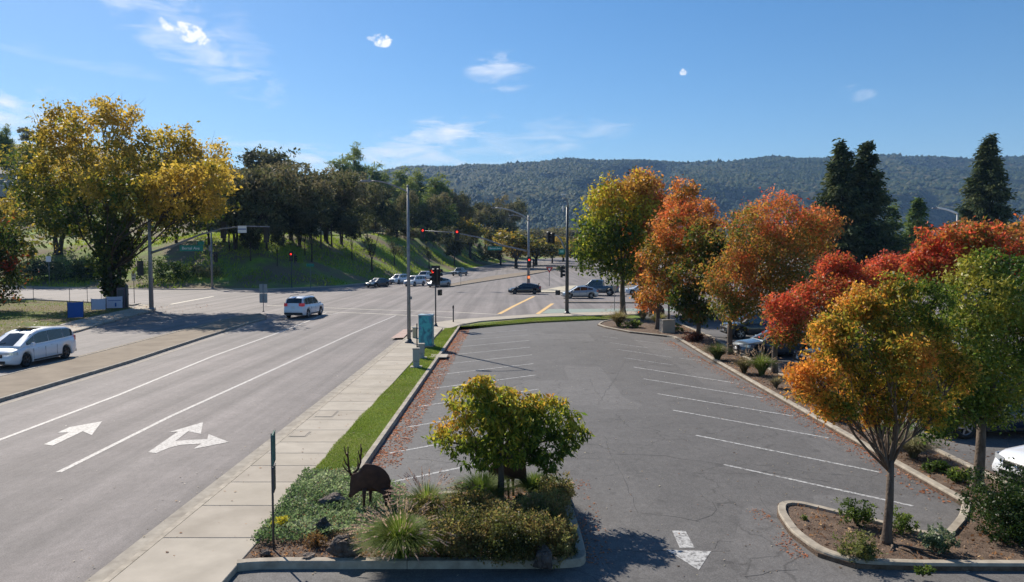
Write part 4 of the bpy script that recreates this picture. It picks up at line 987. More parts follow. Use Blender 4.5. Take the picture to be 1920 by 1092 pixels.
# ground cover
def cover(name, poly, n, size, cols, label, h=.10, leafm='leaf', z=GRZ, ns=1.2, kind='stuff', flat=0.0, aspect=.6):
    poly = np.array([tuple(p[:2]) for p in poly]); lo, hi = poly.min(0), poly.max(0); pts = []
    P = rng.random((n * 3, 2)) * (hi - lo) + lo; ins = np.zeros(len(P), bool); j = len(poly) - 1
    for i in range(len(poly)):
        a, b = poly[i], poly[j]; c = ((a[1] > P[:, 1]) != (b[1] > P[:, 1])) & (P[:, 0] < (b[0] - a[0]) * (P[:, 1] - a[1]) / (b[1] - a[1] + 1e-12) + a[0]); ins ^= c; j = i
    P = P[ins][:n]; hh = h * (.35 + 1.3 * fbm(np.c_[P * 2.2, P[:, 0] * 0], 3, 7)) * (rng.random(len(P)) ** .5)
    P3 = np.c_[P, z + hh]; q = .5 + (fbm(np.c_[P * ns, 0 * P[:, 0]], 3, 17) - .5) * 2 + rng.normal(size=len(P)) * .22
    V = leaves(P3, size, aspect, -.15)
    if flat: V[:, :, 2] = z + (V[:, :, 2] - z) * flat + .004
    return tag(link(name, quads_mesh(name, V, palette(cols, q) * (1 + .15 * rng.normal(size=(len(P), 1))).clip(.5, 1.5), MT[leafm])), label, None, None, kind)
cover('ground_cover', [G(470, 1035), G(548, 925), G(572, 895), G(660, 895), G(700, 905), G(760, 925), G(760, 990), G(690, 1015), G(640, 1015), G(560, 1030)], 20000, .05,
      [(.06, .11, .05), (.13, .20, .09), (.24, .32, .17), (.34, .40, .25)], 'low green creeping ground cover around the rocks', .14)
LIT = [(.10, .05, .03), (.26, .13, .07), (.42, .22, .13), (.55, .38, .26)]
cover('leaf_litter', offset([Vector(p) for p in isl], .2, True), 9000, .045, LIT, 'brown mulch and fallen leaves on the island bed', .03, z=GRZ - .02)
cover('leaf_litter', offset([Vector(p) for p in RC[:-1] + fr[:12] + [(13.3, 14.2)] + far[:6]], .2, True), 9000, .06, LIT, 'brown mulch and fallen leaves under the trees of the strip', .03, z=GRZ - .03)
ORL = [(.36, .12, .05), (.62, .22, .10), (.70, .34, .18), (.50, .15, .07)]
def band(name, x0, x1, y0, y1, n, size, label, pw=2.0, flip=False, cols=ORL, z=.012):
    t = rng.random(n) ** pw; x = x0 + (x1 - x0) * t; y = y0 + (y1 - y0) * rng.random(n)
    ga = noise3(np.c_[x * 1.2, y * .8, 0 * x], 3) + .35 * rng.random(n); m = ga > .36; x, y = x[m], y[m]
    V = leaves(np.c_[x, y, np.full(len(x), z + .004) + .012 * rng.random(len(x))], size, .7, 0); V[:, :, 2] = z + np.abs(V[:, :, 2] - z) * .28 + .004
    return tag(link(name, quads_mesh(name, V, palette(cols, rng.random(len(x))) * (1 + .2 * rng.normal(size=(len(x), 1))), MT['leaf'])), label, None, None, 'stuff')
band('fallen_leaves', -4.12, -3.3, 20.8, 59, 8500, .075, 'rusty fallen leaves drifted along the left kerb of the lot', 1.5)
band('fallen_leaves', 11.0, 10.3, 18, 51, 3000, .07, 'brown fallen leaves along the right kerb of the lot', 2.5)
band('fallen_leaves', 1.52, 2.1, 14.3, 19.8, 500, .055, 'fallen leaves beside the right kerb of the island', 2.0)
band('fallen_leaves', 6.0, 5.6, 14.6, 17.5, 420, .05, 'red-brown fallen leaves beside the near right island', 1.8)
band('fallen_leaves', -4, 11, 13, 48, 2300, .05, 'fallen leaves scattered over the lot', 1.0, cols=[(.2, .12, .07), (.5, .42, .32), (.62, .58, .5), (.3, .12, .06)])
band('fallen_leaves', -7.6, -5.5, 14, 40, 110, .06, 'odd fallen leaves on the near sidewalk', 1.0, z=GRZ + .01, cols=LIT)
band('fallen_leaves', -8.0, -9.2, 13, 58, 420, .05, 'leaves and grit in the gutter of the avenue', 2.2, cols=[(.3, .2, .12), (.5, .42, .32), (.6, .56, .5)])
band('fallen_leaves', -20, -9, 14, 60, 260, .05, 'odd leaves and chips blown across the near lanes', 1.0, cols=[(.5, .45, .38), (.62, .6, .56), (.2, .12, .08)])
band('fallen_leaves', -5.5, -4.3, 20.8, 58, 420, .06, 'odd fallen leaves on the lawn by the kerb', .6, z=GRZ + .05, cols=LIT)
band('fallen_leaves', -46, -33, 52, 84, 1500, .16, 'fallen leaves on the corner lawn', 1.0, z=GRZ + .02, cols=LIT)
band('fallen_leaves', 13.2, 20, 16, 26, 1200, .07, 'fallen leaves on the shaded second lot', 1.0, cols=LIT)
# grass blades on the verge
def blades_field(name, poly, n, h, cols, label, z=GRZ + .01, w=.006):
    poly = np.array([tuple(p[:2]) for p in poly]); lo, hi = poly.min(0), poly.max(0)
    P = rng.random((n * 6, 2)); P = P * (hi - lo) + lo; ins = np.zeros(len(P), bool); j = len(poly) - 1
    for i in range(len(poly)):
        a, b = poly[i], poly[j]; c = ((a[1] > P[:, 1]) != (b[1] > P[:, 1])) & (P[:, 0] < (b[0] - a[0]) * (P[:, 1] - a[1]) / (b[1] - a[1] + 1e-12) + a[0]); ins ^= c; j = i
    P = P[ins][:n]; n = len(P); a = rng.random(n) * 6.28; hh = h * (.5 + rng.random(n)) * (.6 + .8 * fbm(np.c_[P * .9, 0 * P[:, 0]], 3, 2)); s_ = np.stack([np.cos(a), np.sin(a), 0 * a], -1) * w
    b = np.c_[P, np.full(n, z - .01)]; t = b + np.c_[rng.normal(size=(n, 2)) * h * .5, hh]
    V = np.stack([b - s_, b + s_, t], 1); q = rng.random(n) * .6 + .5 * (fbm(np.c_[P * .7, 0 * P[:, 0]], 3, 8) - .2)
    return tag(link(name, quads_mesh(name, V, palette(cols, q), MT['blade'], 3)), label, None, None, 'stuff')
GR = [(.11, .17, .025), (.18, .25, .04), (.27, .34, .07), (.40, .38, .15)]
blades_field('grass', [(-5.54, 20.2), (-5.50, 21.5), (-5.60, 23), (-5.55, 25), (-5.61, 27), (-5.52, 29), (-5.56, 31), (-5.46, 34), (-4.38, 34), (-4.38, 20.5)], 34000, .05, GR, 'mown lawn grass between sidewalk and lot', w=.008)
blades_field('grass', [(-5.46, 34), (-5.3, 58), (-4.38, 59.5), (-4.38, 34)], 22000, .06, GR, 'mown lawn grass farther along the kerb', w=.013)
blades_field('grass', [G(855, 614, GRZ), G(1000, 597.3, GRZ), G(1060, 595.3, GRZ), G(1200, 592, GRZ), G(1120, 598, GRZ), G(1000, 603.3, GRZ), G(900, 611.5, GRZ)], 12000, .08, GR, 'mown lawn grass along the cross street', w=.02)
# tall grass standing on the bank and the corner lawn
def bank_grass(n, xr, yr, h, w, cols, label, dmin=.4, dmax=60):
    x = xr[0] + (xr[1] - xr[0]) * rng.random(n); y = yr[0] + (yr[1] - yr[0]) * rng.random(n); d, _ = foot_dist(x, y)
    g = fbm(np.stack([x * .09, y * .09, 0 * x], -1), 3, 44); k = (d > dmin) & (d < dmax) & (g > .40 + .1 * rng.random(n)); x, y = x[k], y[k]; n = len(x); z = T(x, y)
    a = rng.random(n) * 6.28; s_ = np.stack([np.cos(a), np.sin(a), 0 * a], -1) * w; b = np.stack([x, y, z - .03], -1); hh = h * (.5 + rng.random(n)); t = b + np.c_[rng.normal(size=(n, 2)) * h * .35, hh]
    q = .3 * rng.random(n) + .9 * (fbm(np.stack([x * .15, y * .15, 0 * x], -1), 3, 8) - .15)
    return tag(link('grass', quads_mesh('grass', np.stack([b - s_, b + s_, t], 1), palette(cols, q), MT['blade'], 3)), label, None, None, 'stuff')
BGR = [(.14, .21, .03), (.24, .33, .04), (.36, .43, .07), (.34, .29, .13)]
bank_grass(150000, (-95, 25), (116, 300), .42, .11, BGR, 'long bright grass growing on the bank')
blades_field('grass', lawnL, 40000, .11, [(.12, .16, .03), (.22, .27, .04), (.30, .28, .08)], 'rough grass of the corner lawn', w=.03)
random.seed(21)

# right strip plants
WG = [(.06, .11, .02), (.14, .20, .04), (.24, .28, .08), (.34, .32, .16)]
for i, (u, v, Rr, H, n, pl, c, lab) in enumerate(((1672, 835, .75, .75, 900, 0, WG, 'green grass clump beside the forked golden tree'), (1712, 858, .85, .7, 900, 60, [(.12, .12, .06), (.24, .22, .12), (.34, .32, .22)], 'grey seedy grass clump at the foot of the golden tree crown'),
        (1428, 705, .9, 1.0, 800, 60, WG, 'bright grass clump with plumes next to the scarlet tree trunk'), (1455, 728, .5, .5, 300, 0, [(.16, .14, .09), (.28, .24, .16)], 'dry brown grass clump below the scarlet tree'),
        (1160, 612, 1.3, 1.2, 700, 90, [(.14, .14, .05), (.26, .22, .10), (.40, .30, .16)], 'tawny grass clump at the rounded end of the strip'), (1235, 612, 1.2, 1.1, 600, 60, [(.12, .14, .04), (.26, .24, .09), (.36, .28, .14)], 'tawny grass with plumes near the planter box'),
        (1345, 675, 1.1, .9, 600, 30, [(.04, .07, .02), (.09, .12, .04), (.16, .17, .07)], 'dark grass clump left of the rust-orange tree trunk'), (1395, 700, .8, .8, 400, 60, [(.06, .07, .03), (.14, .12, .06), (.22, .18, .10)], 'dark grass with pale plumes by the kerb'),
        (1205, 600, 1.0, .9, 400, 30, [(.16, .17, .05), (.30, .26, .10), (.36, .30, .14)], 'yellowish grass behind the tawny clump'))):
    x, y = G(u, v, .1); tuft('grass_clump', (x, y), Rr, H, n, c, lab, group='ornamental grasses of the right planting strip', plumes=pl, width=.008 + y * .0002)
SH = [(.03, .06, .012), (.08, .13, .025), (.15, .21, .04), (.24, .28, .07)]
for i, (u, v, r, n, size, cols, lm, lab) in enumerate(((1605, 985, (.5, .45, .38), 2600, .045, SH, 'leaf', 'airy green shrub at the back of the near right island'), (1608, 1050, (.46, .4, .36), 2600, .045, [(.07, .09, .03), (.14, .16, .05), (.22, .23, .08)], 'leaf', 'airy green shrub at the front of the near right island'),
        (1690, 1000, (.36, .35, .33), 1600, .045, SH, 'leaf', 'small shrub right behind the golden tree trunk'), (1755, 1035, (.42, .4, .36), 1500, .06, [(.05, .09, .04), (.12, .17, .08), (.26, .30, .2)], 'leaf_gloss', 'sparse rose bush with pale leaves on the near right island'),
        (1893, 1010, (.95, .85, .95), 16000, .055, [(.012, .03, .008), (.03, .06, .012), (.06, .10, .02)], 'leaf_gloss', 'large glossy dark green bush at the right edge'), (1755, 885, (.33, .3, .2), 1200, .06, SH, 'leaf', 'low green plant by the far kerb of the strip'),
        (1800, 902, (.4, .35, .22), 1500, .06, SH, 'leaf', 'low green plant left of the green tree trunk'), (1520, 755, (.6, .5, .3), 1800, .07, SH, 'leaf', 'green shrub under the golden leaves by the kerb'), (1565, 790, (.6, .5, .3), 1500, .06, [(.10, .09, .04), (.2, .16, .08), (.3, .25, .14)], 'leaf', 'brown shrub under the golden leaves'),
        (1300, 640, (.9, .7, .4), 1800, .09, [(.06, .025, .02), (.14, .05, .04), (.2, .09, .06)], 'leaf_dark', 'dark red-brown shrub behind the far corner of the kerb'), (1185, 615, (1.0, .8, .4), 1500, .1, SH, 'leaf', 'low green plants among the tawny grasses'), (1262, 622, (.9, .7, .35), 1400, .1, SH, 'leaf', 'low green plants in front of the planter box'),
        (1295, 606, (1.6, 1.0, .8), 2600, .13, DKG, 'leaf_dark', 'dark shrub behind the far elk sculpture'), (1340, 600, (1.6, 1.0, .9), 2600, .13, DKG, 'leaf_dark', 'dark shrub in the shade behind the lamp planter'), (1730, 1078, (.22, .2, .12), 400, .05, SH, 'leaf', 'tiny plant near the front kerb'), (1508, 975, (.1, .1, .07), 160, .035, SH, 'leaf', 'tiny green weed at the tip of the near right island'))):
    x, y = G(u, v, .1); shrub('shrub', (x, y), r, n, size, cols, lab, group='shrubs of the right planting strip', leafm=lm, seed=200 + i, gap=.3 if n > 10000 else .42, shell=.75 if n > 10000 else .4)
# shrubs on the left: hedge below the bank, and along its foot
for i, (u, v, r, n, cols, lab) in enumerate(((75, 528, (7, 2.2, 3.0), 5000, DKG, 'long dark hedge at the foot of the bank'), (150, 528, (6.5, 2.2, 2.8), 4500, DKG, 'dark hedge right of the long hedge'), (300, 530, (5.5, 2.4, 2.7), 4500, [(.03, .06, .015), (.07, .12, .02), (.13, .19, .03)], 'rounded green hedge behind the left signal pole'),
        (165, 520, (2.4, 2, 2.2), 1600, GRN, 'sunlit bush between the hedges'), (895, 492, (7, 4, 2.6), 2400, [(.04, .035, .02), (.08, .06, .03), (.11, .09, .04)], 'brown thicket on the lower bank'), (380, 520, (3.0, 2, 1.6), 1200, OLV, 'grey bush by the far left signal pole'),
        (750, 480, (3.0, 2.4, 1.8), 1000, OLV, 'brown bush on the slope by the tall lamp pole'), (1052, 510, (2.4, 2, 1.2), 700, DKG, 'clipped dark bush by the median end'))):
    g = GT(u, v); shrub('hedge' if i < 3 else 'bush', g[:2], r, n, .28, cols, lab, 'hedge' if i < 3 else 'bush', leafm='leaf_dark', seed=300 + i, z=g[2] - .1, ns=.4, gap=.3, stems=8)

# ------------------------------------------------------------------ woodland canopy on the hills, one mass
def canopy():
    n = 118000; y = 1450 + (RD + 60 - 1450) * rng.random(n) ** .9; x = (rng.random(n) * 1.95 - .72) * y * .98; x = np.where(rng.random(n) < .5, x, x)
    op = fbm(np.stack([x / 210, y / 300, 0 * x], -1), 4, 77); keep = op < .57; keep |= rng.random(n) < .25; x, y = x[keep], y[keep]; n = len(x)
    z = hill_z(x, y); r = 3.6 + 5.6 * rng.random(n) ** 2.2 + 1.2 * op[keep]
    base = np.array([(1, 0, 0), (.31, .95, 0), (-.81, .59, 0), (-.81, -.59, 0), (.31, -.95, 0), (.0, .0, 1.0)], float)
    base[:5, 2] = .05; V = np.repeat(base[None], n, 0); V = V + rng.normal(size=V.shape) * .16
    V = V * np.stack([r, r, r * (.75 + .5 * rng.random(n))], -1)[:, None, :]; V += np.stack([x, y, z + .5], -1)[:, None, :]
    me = bpy.data.meshes.new('forest'); me.vertices.add(n * 6); me.vertices.foreach_set('co', V.astype(np.float32).ravel())
    F = np.array([(0, 1, 5), (1, 2, 5), (2, 3, 5), (3, 4, 5), (4, 0, 5)], np.int32); idx = (F[None] + (np.arange(n) * 6)[:, None, None]).reshape(-1)
    me.loops.add(len(idx)); me.loops.foreach_set('vertex_index', idx.astype(np.int32)); m = len(idx) // 3
    me.polygons.add(m); me.polygons.foreach_set('loop_start', (np.arange(m) * 3).astype(np.int32)); me.polygons.foreach_set('loop_total', np.full(m, 3, np.int32)); me.polygons.foreach_set('use_smooth', np.ones(m, bool)); me.update(calc_edges=True)
    q = rng.random(n) * .7 + .6 * (fbm(np.stack([x / 120, y / 120, 0 * x], -1), 3, 5) - .3)
    c = palette([(.008, .024, .008), (.018, .042, .012), (.04, .07, .02), (.08, .10, .035), (.15, .13, .05)], q)
    at = me.attributes.new('Col', 'FLOAT_COLOR', 'POINT'); at.data.foreach_set('color', np.repeat(np.c_[c, np.ones(n)], 6, 0).astype(np.float32).ravel())
    me.materials.append(MT['leaf_dark']); tag(link('forest', me), 'oak woodland covering the far hills', None, None, 'stuff')
canopy()
hz = MB().box((0, 4200, 260), (13000, 9000, 530)).build('haze', None, kind='stuff'); hz.display_type = 'WIRE'
hm = bpy.data.materials.new('haze_air'); hm.use_nodes = True; hm.node_tree.nodes.clear()
_o = hm.node_tree.nodes.new('ShaderNodeOutputMaterial'); _v = hm.node_tree.nodes.new('ShaderNodeVolumePrincipled'); _v.inputs['Color'].default_value = (.34, .58, .98, 1)
_v.inputs['Density'].default_value = .00010; hm.node_tree.links.new(_v.outputs[0], _o.inputs['Volume']); hz.data.materials.append(hm)

# ------------------------------------------------------------------ rocks
def rock(name, c, d, rz, mat, label, seed):
    bm = bmesh.new(); bmesh.ops.create_icosphere(bm, subdivisions=4, radius=1)
    P = np.array([v.co[:] for v in bm.verts]); n = fbm(P * 1.3 + seed * 5, 4, seed); n2 = noise3(P * 4 + seed, seed + 3)
    for v, a, b in zip(bm.verts, n, n2):
        k = .72 + (a - .5) * 1.3 + (b - .5) * .16; v.co *= k; v.co = Vector((v.co.x * d[0] / 2, v.co.y * d[1] / 2, max(v.co.z, -.5) * d[2] / 2))
    me = bpy.data.meshes.new(name); bm.to_mesh(me); bm.free(); me.materials.append(MT[mat])
    for p in me.polygons: p.use_smooth = False
    return link(name, me, None, (c[0], c[1], GRZ + d[2] * .22), rz, label=label, cat='rock')
for i, (u, v, d, rz, m, lab) in enumerate(((627, 948, (.78, .5, .42), .3, 'rock2', 'flat brown rock under the nose of the near elk'), (607, 1000, (.48, .34, .46), .5, 'rock', 'black upright rock in the green ground cover'), (650, 1046, (.72, .5, .62), .1, 'rock', 'large black rock left of the fountain grass at the front kerb'),
        (1020, 1064, (.58, .45, .66), 0, 'rock', 'dark boulder at the front right of the planting island'), (497, 1043, (.35, .22, .14), .2, 'rock', 'small dark rock beside the foot of the near sign'), (580, 1050, (.4, .3, .15), .9, 'rock2', 'low stone in the mulch near the front kerb'),
        (1012, 985, (.4, .3, .3), .2, 'rock', 'half hidden dark rock behind the olive shrub'))):
    x, y = G(u, v, .1); rock('rock', (x, y), d, rz, m, lab, 60 + i)
# exposed roots on the right island
x0, y0 = G(1668, 1030)
mb = MB(); 
for p1, p2 in (((.15, -.1), (.9, -.75)), ((.1, -.2), (.2, -.65)), ((.25, -.15), (.5, -.6)), ((0, -.1), (-.2, -.4))):
    mb.tube([(x0 + p1[0], y0 + p1[1], .12), (x0 + (p1[0] + p2[0]) / 2 + .03, y0 + (p1[1] + p2[1]) / 2, .15), (x0 + p2[0], y0 + p2[1], .11)], [.03, .024, .01], 6)
tag(mb.build('dry_branch', MT['bark'], fix=False), 'dry broken branches lying at the foot of the golden tree', 'branch')

# ------------------------------------------------------------------ elk sculptures
def elk(loc, rz, scale, label, flip=1):
    root = empty('elk_sculpture', loc, rz, label, 'sculpture', 'dark steel elk sculptures in the planting beds')
    k = 1 / 473.0 * scale
    def P(x, y): return ((x - 430) * k * flip, (840 - y) * k)
    out = [(190, 690), (205, 640), (207, 590), (212, 520), (218, 470), (240, 448), (290, 436), (330, 385), (365, 346), (400, 352), (460, 362), (520, 385), (575, 430), (612, 485), (632, 545), (628, 600), (615, 650), (606, 700), (560, 690), (520, 655), (460, 645), (390, 640), (340, 632),
           (300, 640), (268, 640), (245, 668), (222, 700), (205, 702)]
    pts = [P(*p) for p in out]; n = len(pts); cx = sum(p[0] for p in pts) / n; cz = sum(p[1] for p in pts) / n
    mb = MB(); vs = []
    for f, y in ((.0, -.07), (.55, -.065), (.86, -.045), (1, -.015), (1, .015), (.86, .045), (.55, .065)):
        for x, z in pts: vs.append((cx + (x - cx) * (f if f else .15), y * scale, cz + (z - cz) * (f if f else .15)))
    m = 7; fs = [(r * n + i, r * n + (i + 1) % n, (r + 1) * n + (i + 1) % n, (r + 1) * n + i) for r in range(m - 1) for i in range(n)]
    fs += [tuple(range(n)), tuple(range((m - 1) * n, m * n))]
    mb.add(vs, fs, True); mb.build('body', MT['rust'], root)
    for xs_, yo in (((345, 350, 362), -.07), ((395, 410, 425), .07)):
        t = P(xs_[1] + 10, 600); b = P(xs_[1], 845)
        MB().tube([(t[0], yo * scale, t[1]), ((t[0] + b[0]) / 2, yo * scale, (t[1] + b[1]) / 2), (b[0], yo * scale, b[1] - .05)], [.055 * scale, .028 * scale, .026 * scale], 8).build('leg', MT['rust'], root)
    for x0, yo in ((570, -.07), (598, .07)):
        t = P(x0, 610); h = P(x0 + 12, 740); b = P(x0, 845)
        MB().tube([(t[0], yo * scale, t[1]), (h[0], yo * scale, h[1]), (b[0], yo * scale, b[1] - .05)], [.10 * scale, .034 * scale, .026 * scale], 8).build('leg', MT['rust'], root)
    def antler(main, tines, y0, y1):
        mb = MB(); q = [P(*p) for p in main]; nn = len(q)
        mb.tube([(a, (y0 + (y1 - y0) * i / (nn - 1)) * scale, c) for i, (a, c) in enumerate(q)], [.030 * scale * (1 - .6 * i / (nn - 1)) for i in range(nn)], 7)
        for t in tines:
            q = [P(*p) for p in t]; mb.tube([(a, (y0 + y1) * .6 * scale, c) for a, c in q], [.019 * scale, .016 * scale, .007 * scale], 6)
        mb.build('antler', MT['rust'], root)
    antler([(222, 460), (205, 400), (200, 330), (196, 240), (200, 145)], [[(205, 420), (165, 385), (140, 330)], [(202, 370), (172, 320), (150, 255)], [(197, 270), (170, 210), (157, 140)]], -.03, -.12)
    antler([(245, 452), (290, 410), (318, 340), (322, 250), (320, 150)], [[(285, 415), (292, 350), (288, 290)], [(318, 340), (305, 270), (295, 215)], [(322, 260), (330, 220), (330, 190)]], .03, .12)
    return root
x, y = G(697, 966); elk((x, y, GRZ), 0.12, 1.06, 'dark steel elk with raised antlers, head down by the flat brown rock')
x, y = G(950, 942); elk((x, y, GRZ), math.pi + .1, 1.05, 'dark steel elk half hidden behind the small rounded tree')
x, y = G(1232, 606); elk((x, y, .1), .1, 1.55, 'dark steel elk far off in the shade beside the pale planter box')

# ------------------------------------------------------------------ street furniture
def text(body, size, mat, parent, loc, rot, ext=.002, sx=1.0):
    c = bpy.data.curves.new('lettering', 'FONT'); c.body = body; c.size = size; c.align_x = 'CENTER'; c.align_y = 'CENTER'; c.extrude = ext; c.materials.append(MT[mat])
    o = bpy.data.objects.new('lettering', c); COL.objects.link(o); o.parent = parent; o.location = loc; o.rotation_euler = rot; o.scale = (sx, 1, 1)
    me = bpy.data.meshes.new_from_object(o); m = link('lettering', me, parent, loc); m.rotation_euler = rot; bpy.data.objects.remove(o); m.name = 'lettering'; m['kind'] = 'stuff'; return m
def pole_base(root, r=.28, mat='galv'):
    MB().lathe([(r * 1.1, 0), (r * 1.1, .05), (r * .75, .1), (r * .62, .25), (0, .25)], 14).build('pole_base', MT[mat], root)
def signal_head(root, c, yaw, lit=2, s=1.0, plate=True, back=True):
    """three-lens head; its face looks along local -Y turned by YAW; LIT = lens that glows (2 top)"""
    M = Matrix.Translation(c) @ Matrix.Rotation(yaw, 4, 'Z') @ Matrix.Scale(s, 4)
    h = MB(); h.bbox((0, 0, 0), (.34, .2, 1.06), .03, M)
    if plate:
        h.box((0, .03, .66), (.62, .02, .25), M); h.box((0, .03, -.66), (.62, .02, .25), M); h.box((.245, .03, 0), (.13, .02, 1.07), M); h.box((-.245, .03, 0), (.13, .02, 1.07), M)
    ho = h.build('signal_head', MT['black'], root)
    for k in (-1, 0, 1):
        z = k * .34
        MB().lathe([(0, 0), (.10, .002), (.14, .0), (.14, -.01)], 16, M @ Matrix.Translation((0, -.105, z)) @ Matrix.Rotation(R(90), 4, 'X')).build('lens', MT['red_on' if lit and k == lit - 1 else 'lens_off'], ho)
        vz = MB(); n = 12; L = .22; vs = []
        for i in range(n + 1):
            a = R(-25 + 230 * i / n); vs += [(math.cos(a) * .16, -.10, z + math.sin(a) * .16), (math.cos(a) * .16, -.10 - L, z + math.sin(a) * .16)]
        vz.add(vs, [(2 * i, 2 * i + 1, 2 * i + 3, 2 * i + 2) for i in range(n)], M=M).build('visor', MT['black'], ho, fix=False)
    return ho
def ped_head(root, c, yaw, s=1.0, hand=False):
    M = Matrix.Translation(c) @ Matrix.Rotation(yaw, 4, 'Z') @ Matrix.Scale(s, 4)
    o = MB().bbox((0, 0, 0), (.46, .22, .48), .03, M).build('pedestrian_head', MT['black'], root)
    MB().box((0, -.115, 0), (.36, .01, .38), M).build('display', MT['hand' if hand else 'lens_off'], o)
def lamp_arm(root, p0, p1, rise, r=.05, mat='galv'):
    p0, p1 = Vector(p0), Vector(p1); pts = []
    for i in range(9):
        t = i / 8; p = p0.lerp(p1, t); p.z = p0.z + (p1.z - p0.z) * math.sin(t * math.pi / 2) ; pts.append(p)
    MB().tube(pts, [r * (1 - .3 * i / 8) for i in range(9)], 8).build('lamp_arm', MT[mat], root)
    d = (p1 - pts[-2]); d.z = 0; d = d.normalized(); yaw = math.atan2(d.y, d.x)
    M = Matrix.Translation(p1) @ Matrix.Rotation(yaw, 4, 'Z')
    hd = MB(); hd.bbox((.3, 0, 0), (.75, .3, .12), .04, M); hd.box((.35, 0, -.07), (.5, .22, .03), M)
    hd.build('lamp_head', MT['galv'], root)
    MB().lathe([(0, .16), (.05, .15), (.06, .06), (.05, 0)], 8, M @ Matrix.Translation((.1, 0, .05))).build('photocell', MT['galv'], root)

# tall lamp pole by the mural cabinet
x, y = G(767, 643, GRZ)
lp = empty('street_lamp', (x, y, GRZ), 0, 'tall grey street lamp pole beside the blue mural cabinet', 'street lamp')
MB().tube([(0, 0, .1), (0, 0, 5), (0, 0, 10.35)], [.13, .105, .07], 12).build('pole', MT['galv'], lp); pole_base(lp, .26, 'dark_steel')
lamp_arm(lp, (0, 0, 10.0), (-2.5, .3, 10.75), 1)
MB().box((.17, -.05, 3.0), (.10, .12, .2)).build('junction_box', MT['galv'], lp); MB().lathe([(.09, 0), (.07, .08), (0, .1)], 10, Matrix.Translation((0, 0, 10.35))).build('pole_cap', MT['galv'], lp)
# small tan box behind that pole
x, y = G(778, 634, GRZ); o = empty('utility_box', (x, y, GRZ), 0, 'small tan electrical box behind the tall lamp pole', 'utility box'); MB().bbox((0, 0, .35), (.3, .25, .7), .02).build('body', noisy('tan_box', (.40, .36, .24), (.5, .45, .32)), o); MB().bbox((0, 0, .73), (.36, .3, .06), .01).build('lid', MT['box_grey'], o)
# mural cabinet
x, y = G(797, 652, GRZ); o = empty('utility_cabinet', (x, y, GRZ), -.12, 'tall utility cabinet painted with a blue-green underwater mural', 'utility cabinet')
MB().bbox((0, .35, .06), (1.0, .8, .12), .02).build('plinth', MT['curbd'], o); MB().bbox((0, .35, 1.07), (.86, .66, 1.9), .03).build('body', MT['mural'], o)
MB().box((-.01, .012, 1.05), (.74, .012, 1.7)).build('door', MT['mural'], o); MB().box((.27, 0, 1.05), (.03, .03, .18)).build('handle', MT['dark_steel'], o)
MB().bbox((0, .35, 2.05), (.92, .72, .07), .03).build('lid', noisy('pale_blue_lid', (.35, .48, .52), (.5, .6, .62)), o)
for sx in (-.435, .435): MB().box((sx, .35, 1.4), (.012, .4, .5)).build('vent_panel', MT['mural'], o)
# marker post left of the cabinet
x, y = G(782, 656, GRZ); o = empty('marker_post', (x, y, GRZ), 0, 'thin black post standing just left of the mural cabinet', 'post'); MB().bbox((0, 0, .82), (.07, .05, 1.64), .01).build('post', MT['black'], o); MB().box((0, -.03, 1.45), (.06, .01, .2)).build('sticker', MT['dark_steel'], o)
for (u, v, h, w, lab) in ((780, 690, .98, .34, 'front grey pedestal cabinet on the verge'), (790, 673, .80, .34, 'rear grey pedestal cabinet nearer the mural cabinet')):
    x, y = G(u, v, GRZ); o = empty('pedestal_cabinet', (x, y, GRZ), .05, lab, 'utility cabinet', 'grey pedestal cabinets on the verge')
    MB().bbox((0, .17, .03), (.62, .6, .06), .02).build('pad', MT['slab2'], o); MB().bbox((0, .17, .06 + h * .15), (w * .92, .3, h * .3), .02).build('lower_body', MT['box_grey'], o)
    MB().bbox((0, .17, .06 + h * .62), (w, .34, h * .62), .025).build('upper_body', MT['box_grey'], o); MB().bbox((0, .17, .06 + h * .955), (w + .05, .39, .06), .02).build('cap', MT['slab2'], o)
x, y = G(823, 668, GRZ); tag(MB().bbox((x, y, GRZ + .01), (1.0, 1.3, .04), .01, ).build('vault_lid', MT['slab2']), 'pale concrete vault lid set in the grass by the cabinets', 'lid')
# signal post near the corner
x, y = G(817, 612, GRZ)
sp_ = empty('traffic_signal', (x, y, GRZ), 0, 'dark signal post with heads on top at the near corner, by the mural cabinet', 'traffic signal', 'traffic signals of the crossing')
MB().tube([(0, 0, 0), (0, 0, 4.6)], .055, 10).build('pole', MT['dark_steel'], sp_); pole_base(sp_, .16, 'dark_steel')
signal_head(sp_, (-.12, -.1, 4.15), R(-42), 2); signal_head(sp_, (.22, .22, 4.15), R(125), 2)
ped_head(sp_, (.35, .05, 2.75), R(70)); MB().lathe([(.06, 0), (.05, .1), (0, .13)], 8, Matrix.Translation((0, 0, 4.6))).build('pole_cap', MT['dark_steel'], sp_)
# push-button post
x, y = G(850, 604, GRZ); o = empty('push_button_post', (x, y, GRZ), 0, 'short dark push-button post at the crosswalk', 'post'); MB().tube([(0, 0, 0), (0, 0, 1.45)], .055, 10).build('post', MT['dark_steel'], o); MB().bbox((0, -.07, 1.3), (.14, .08, .24), .02).build('button_box', MT['black'], o)
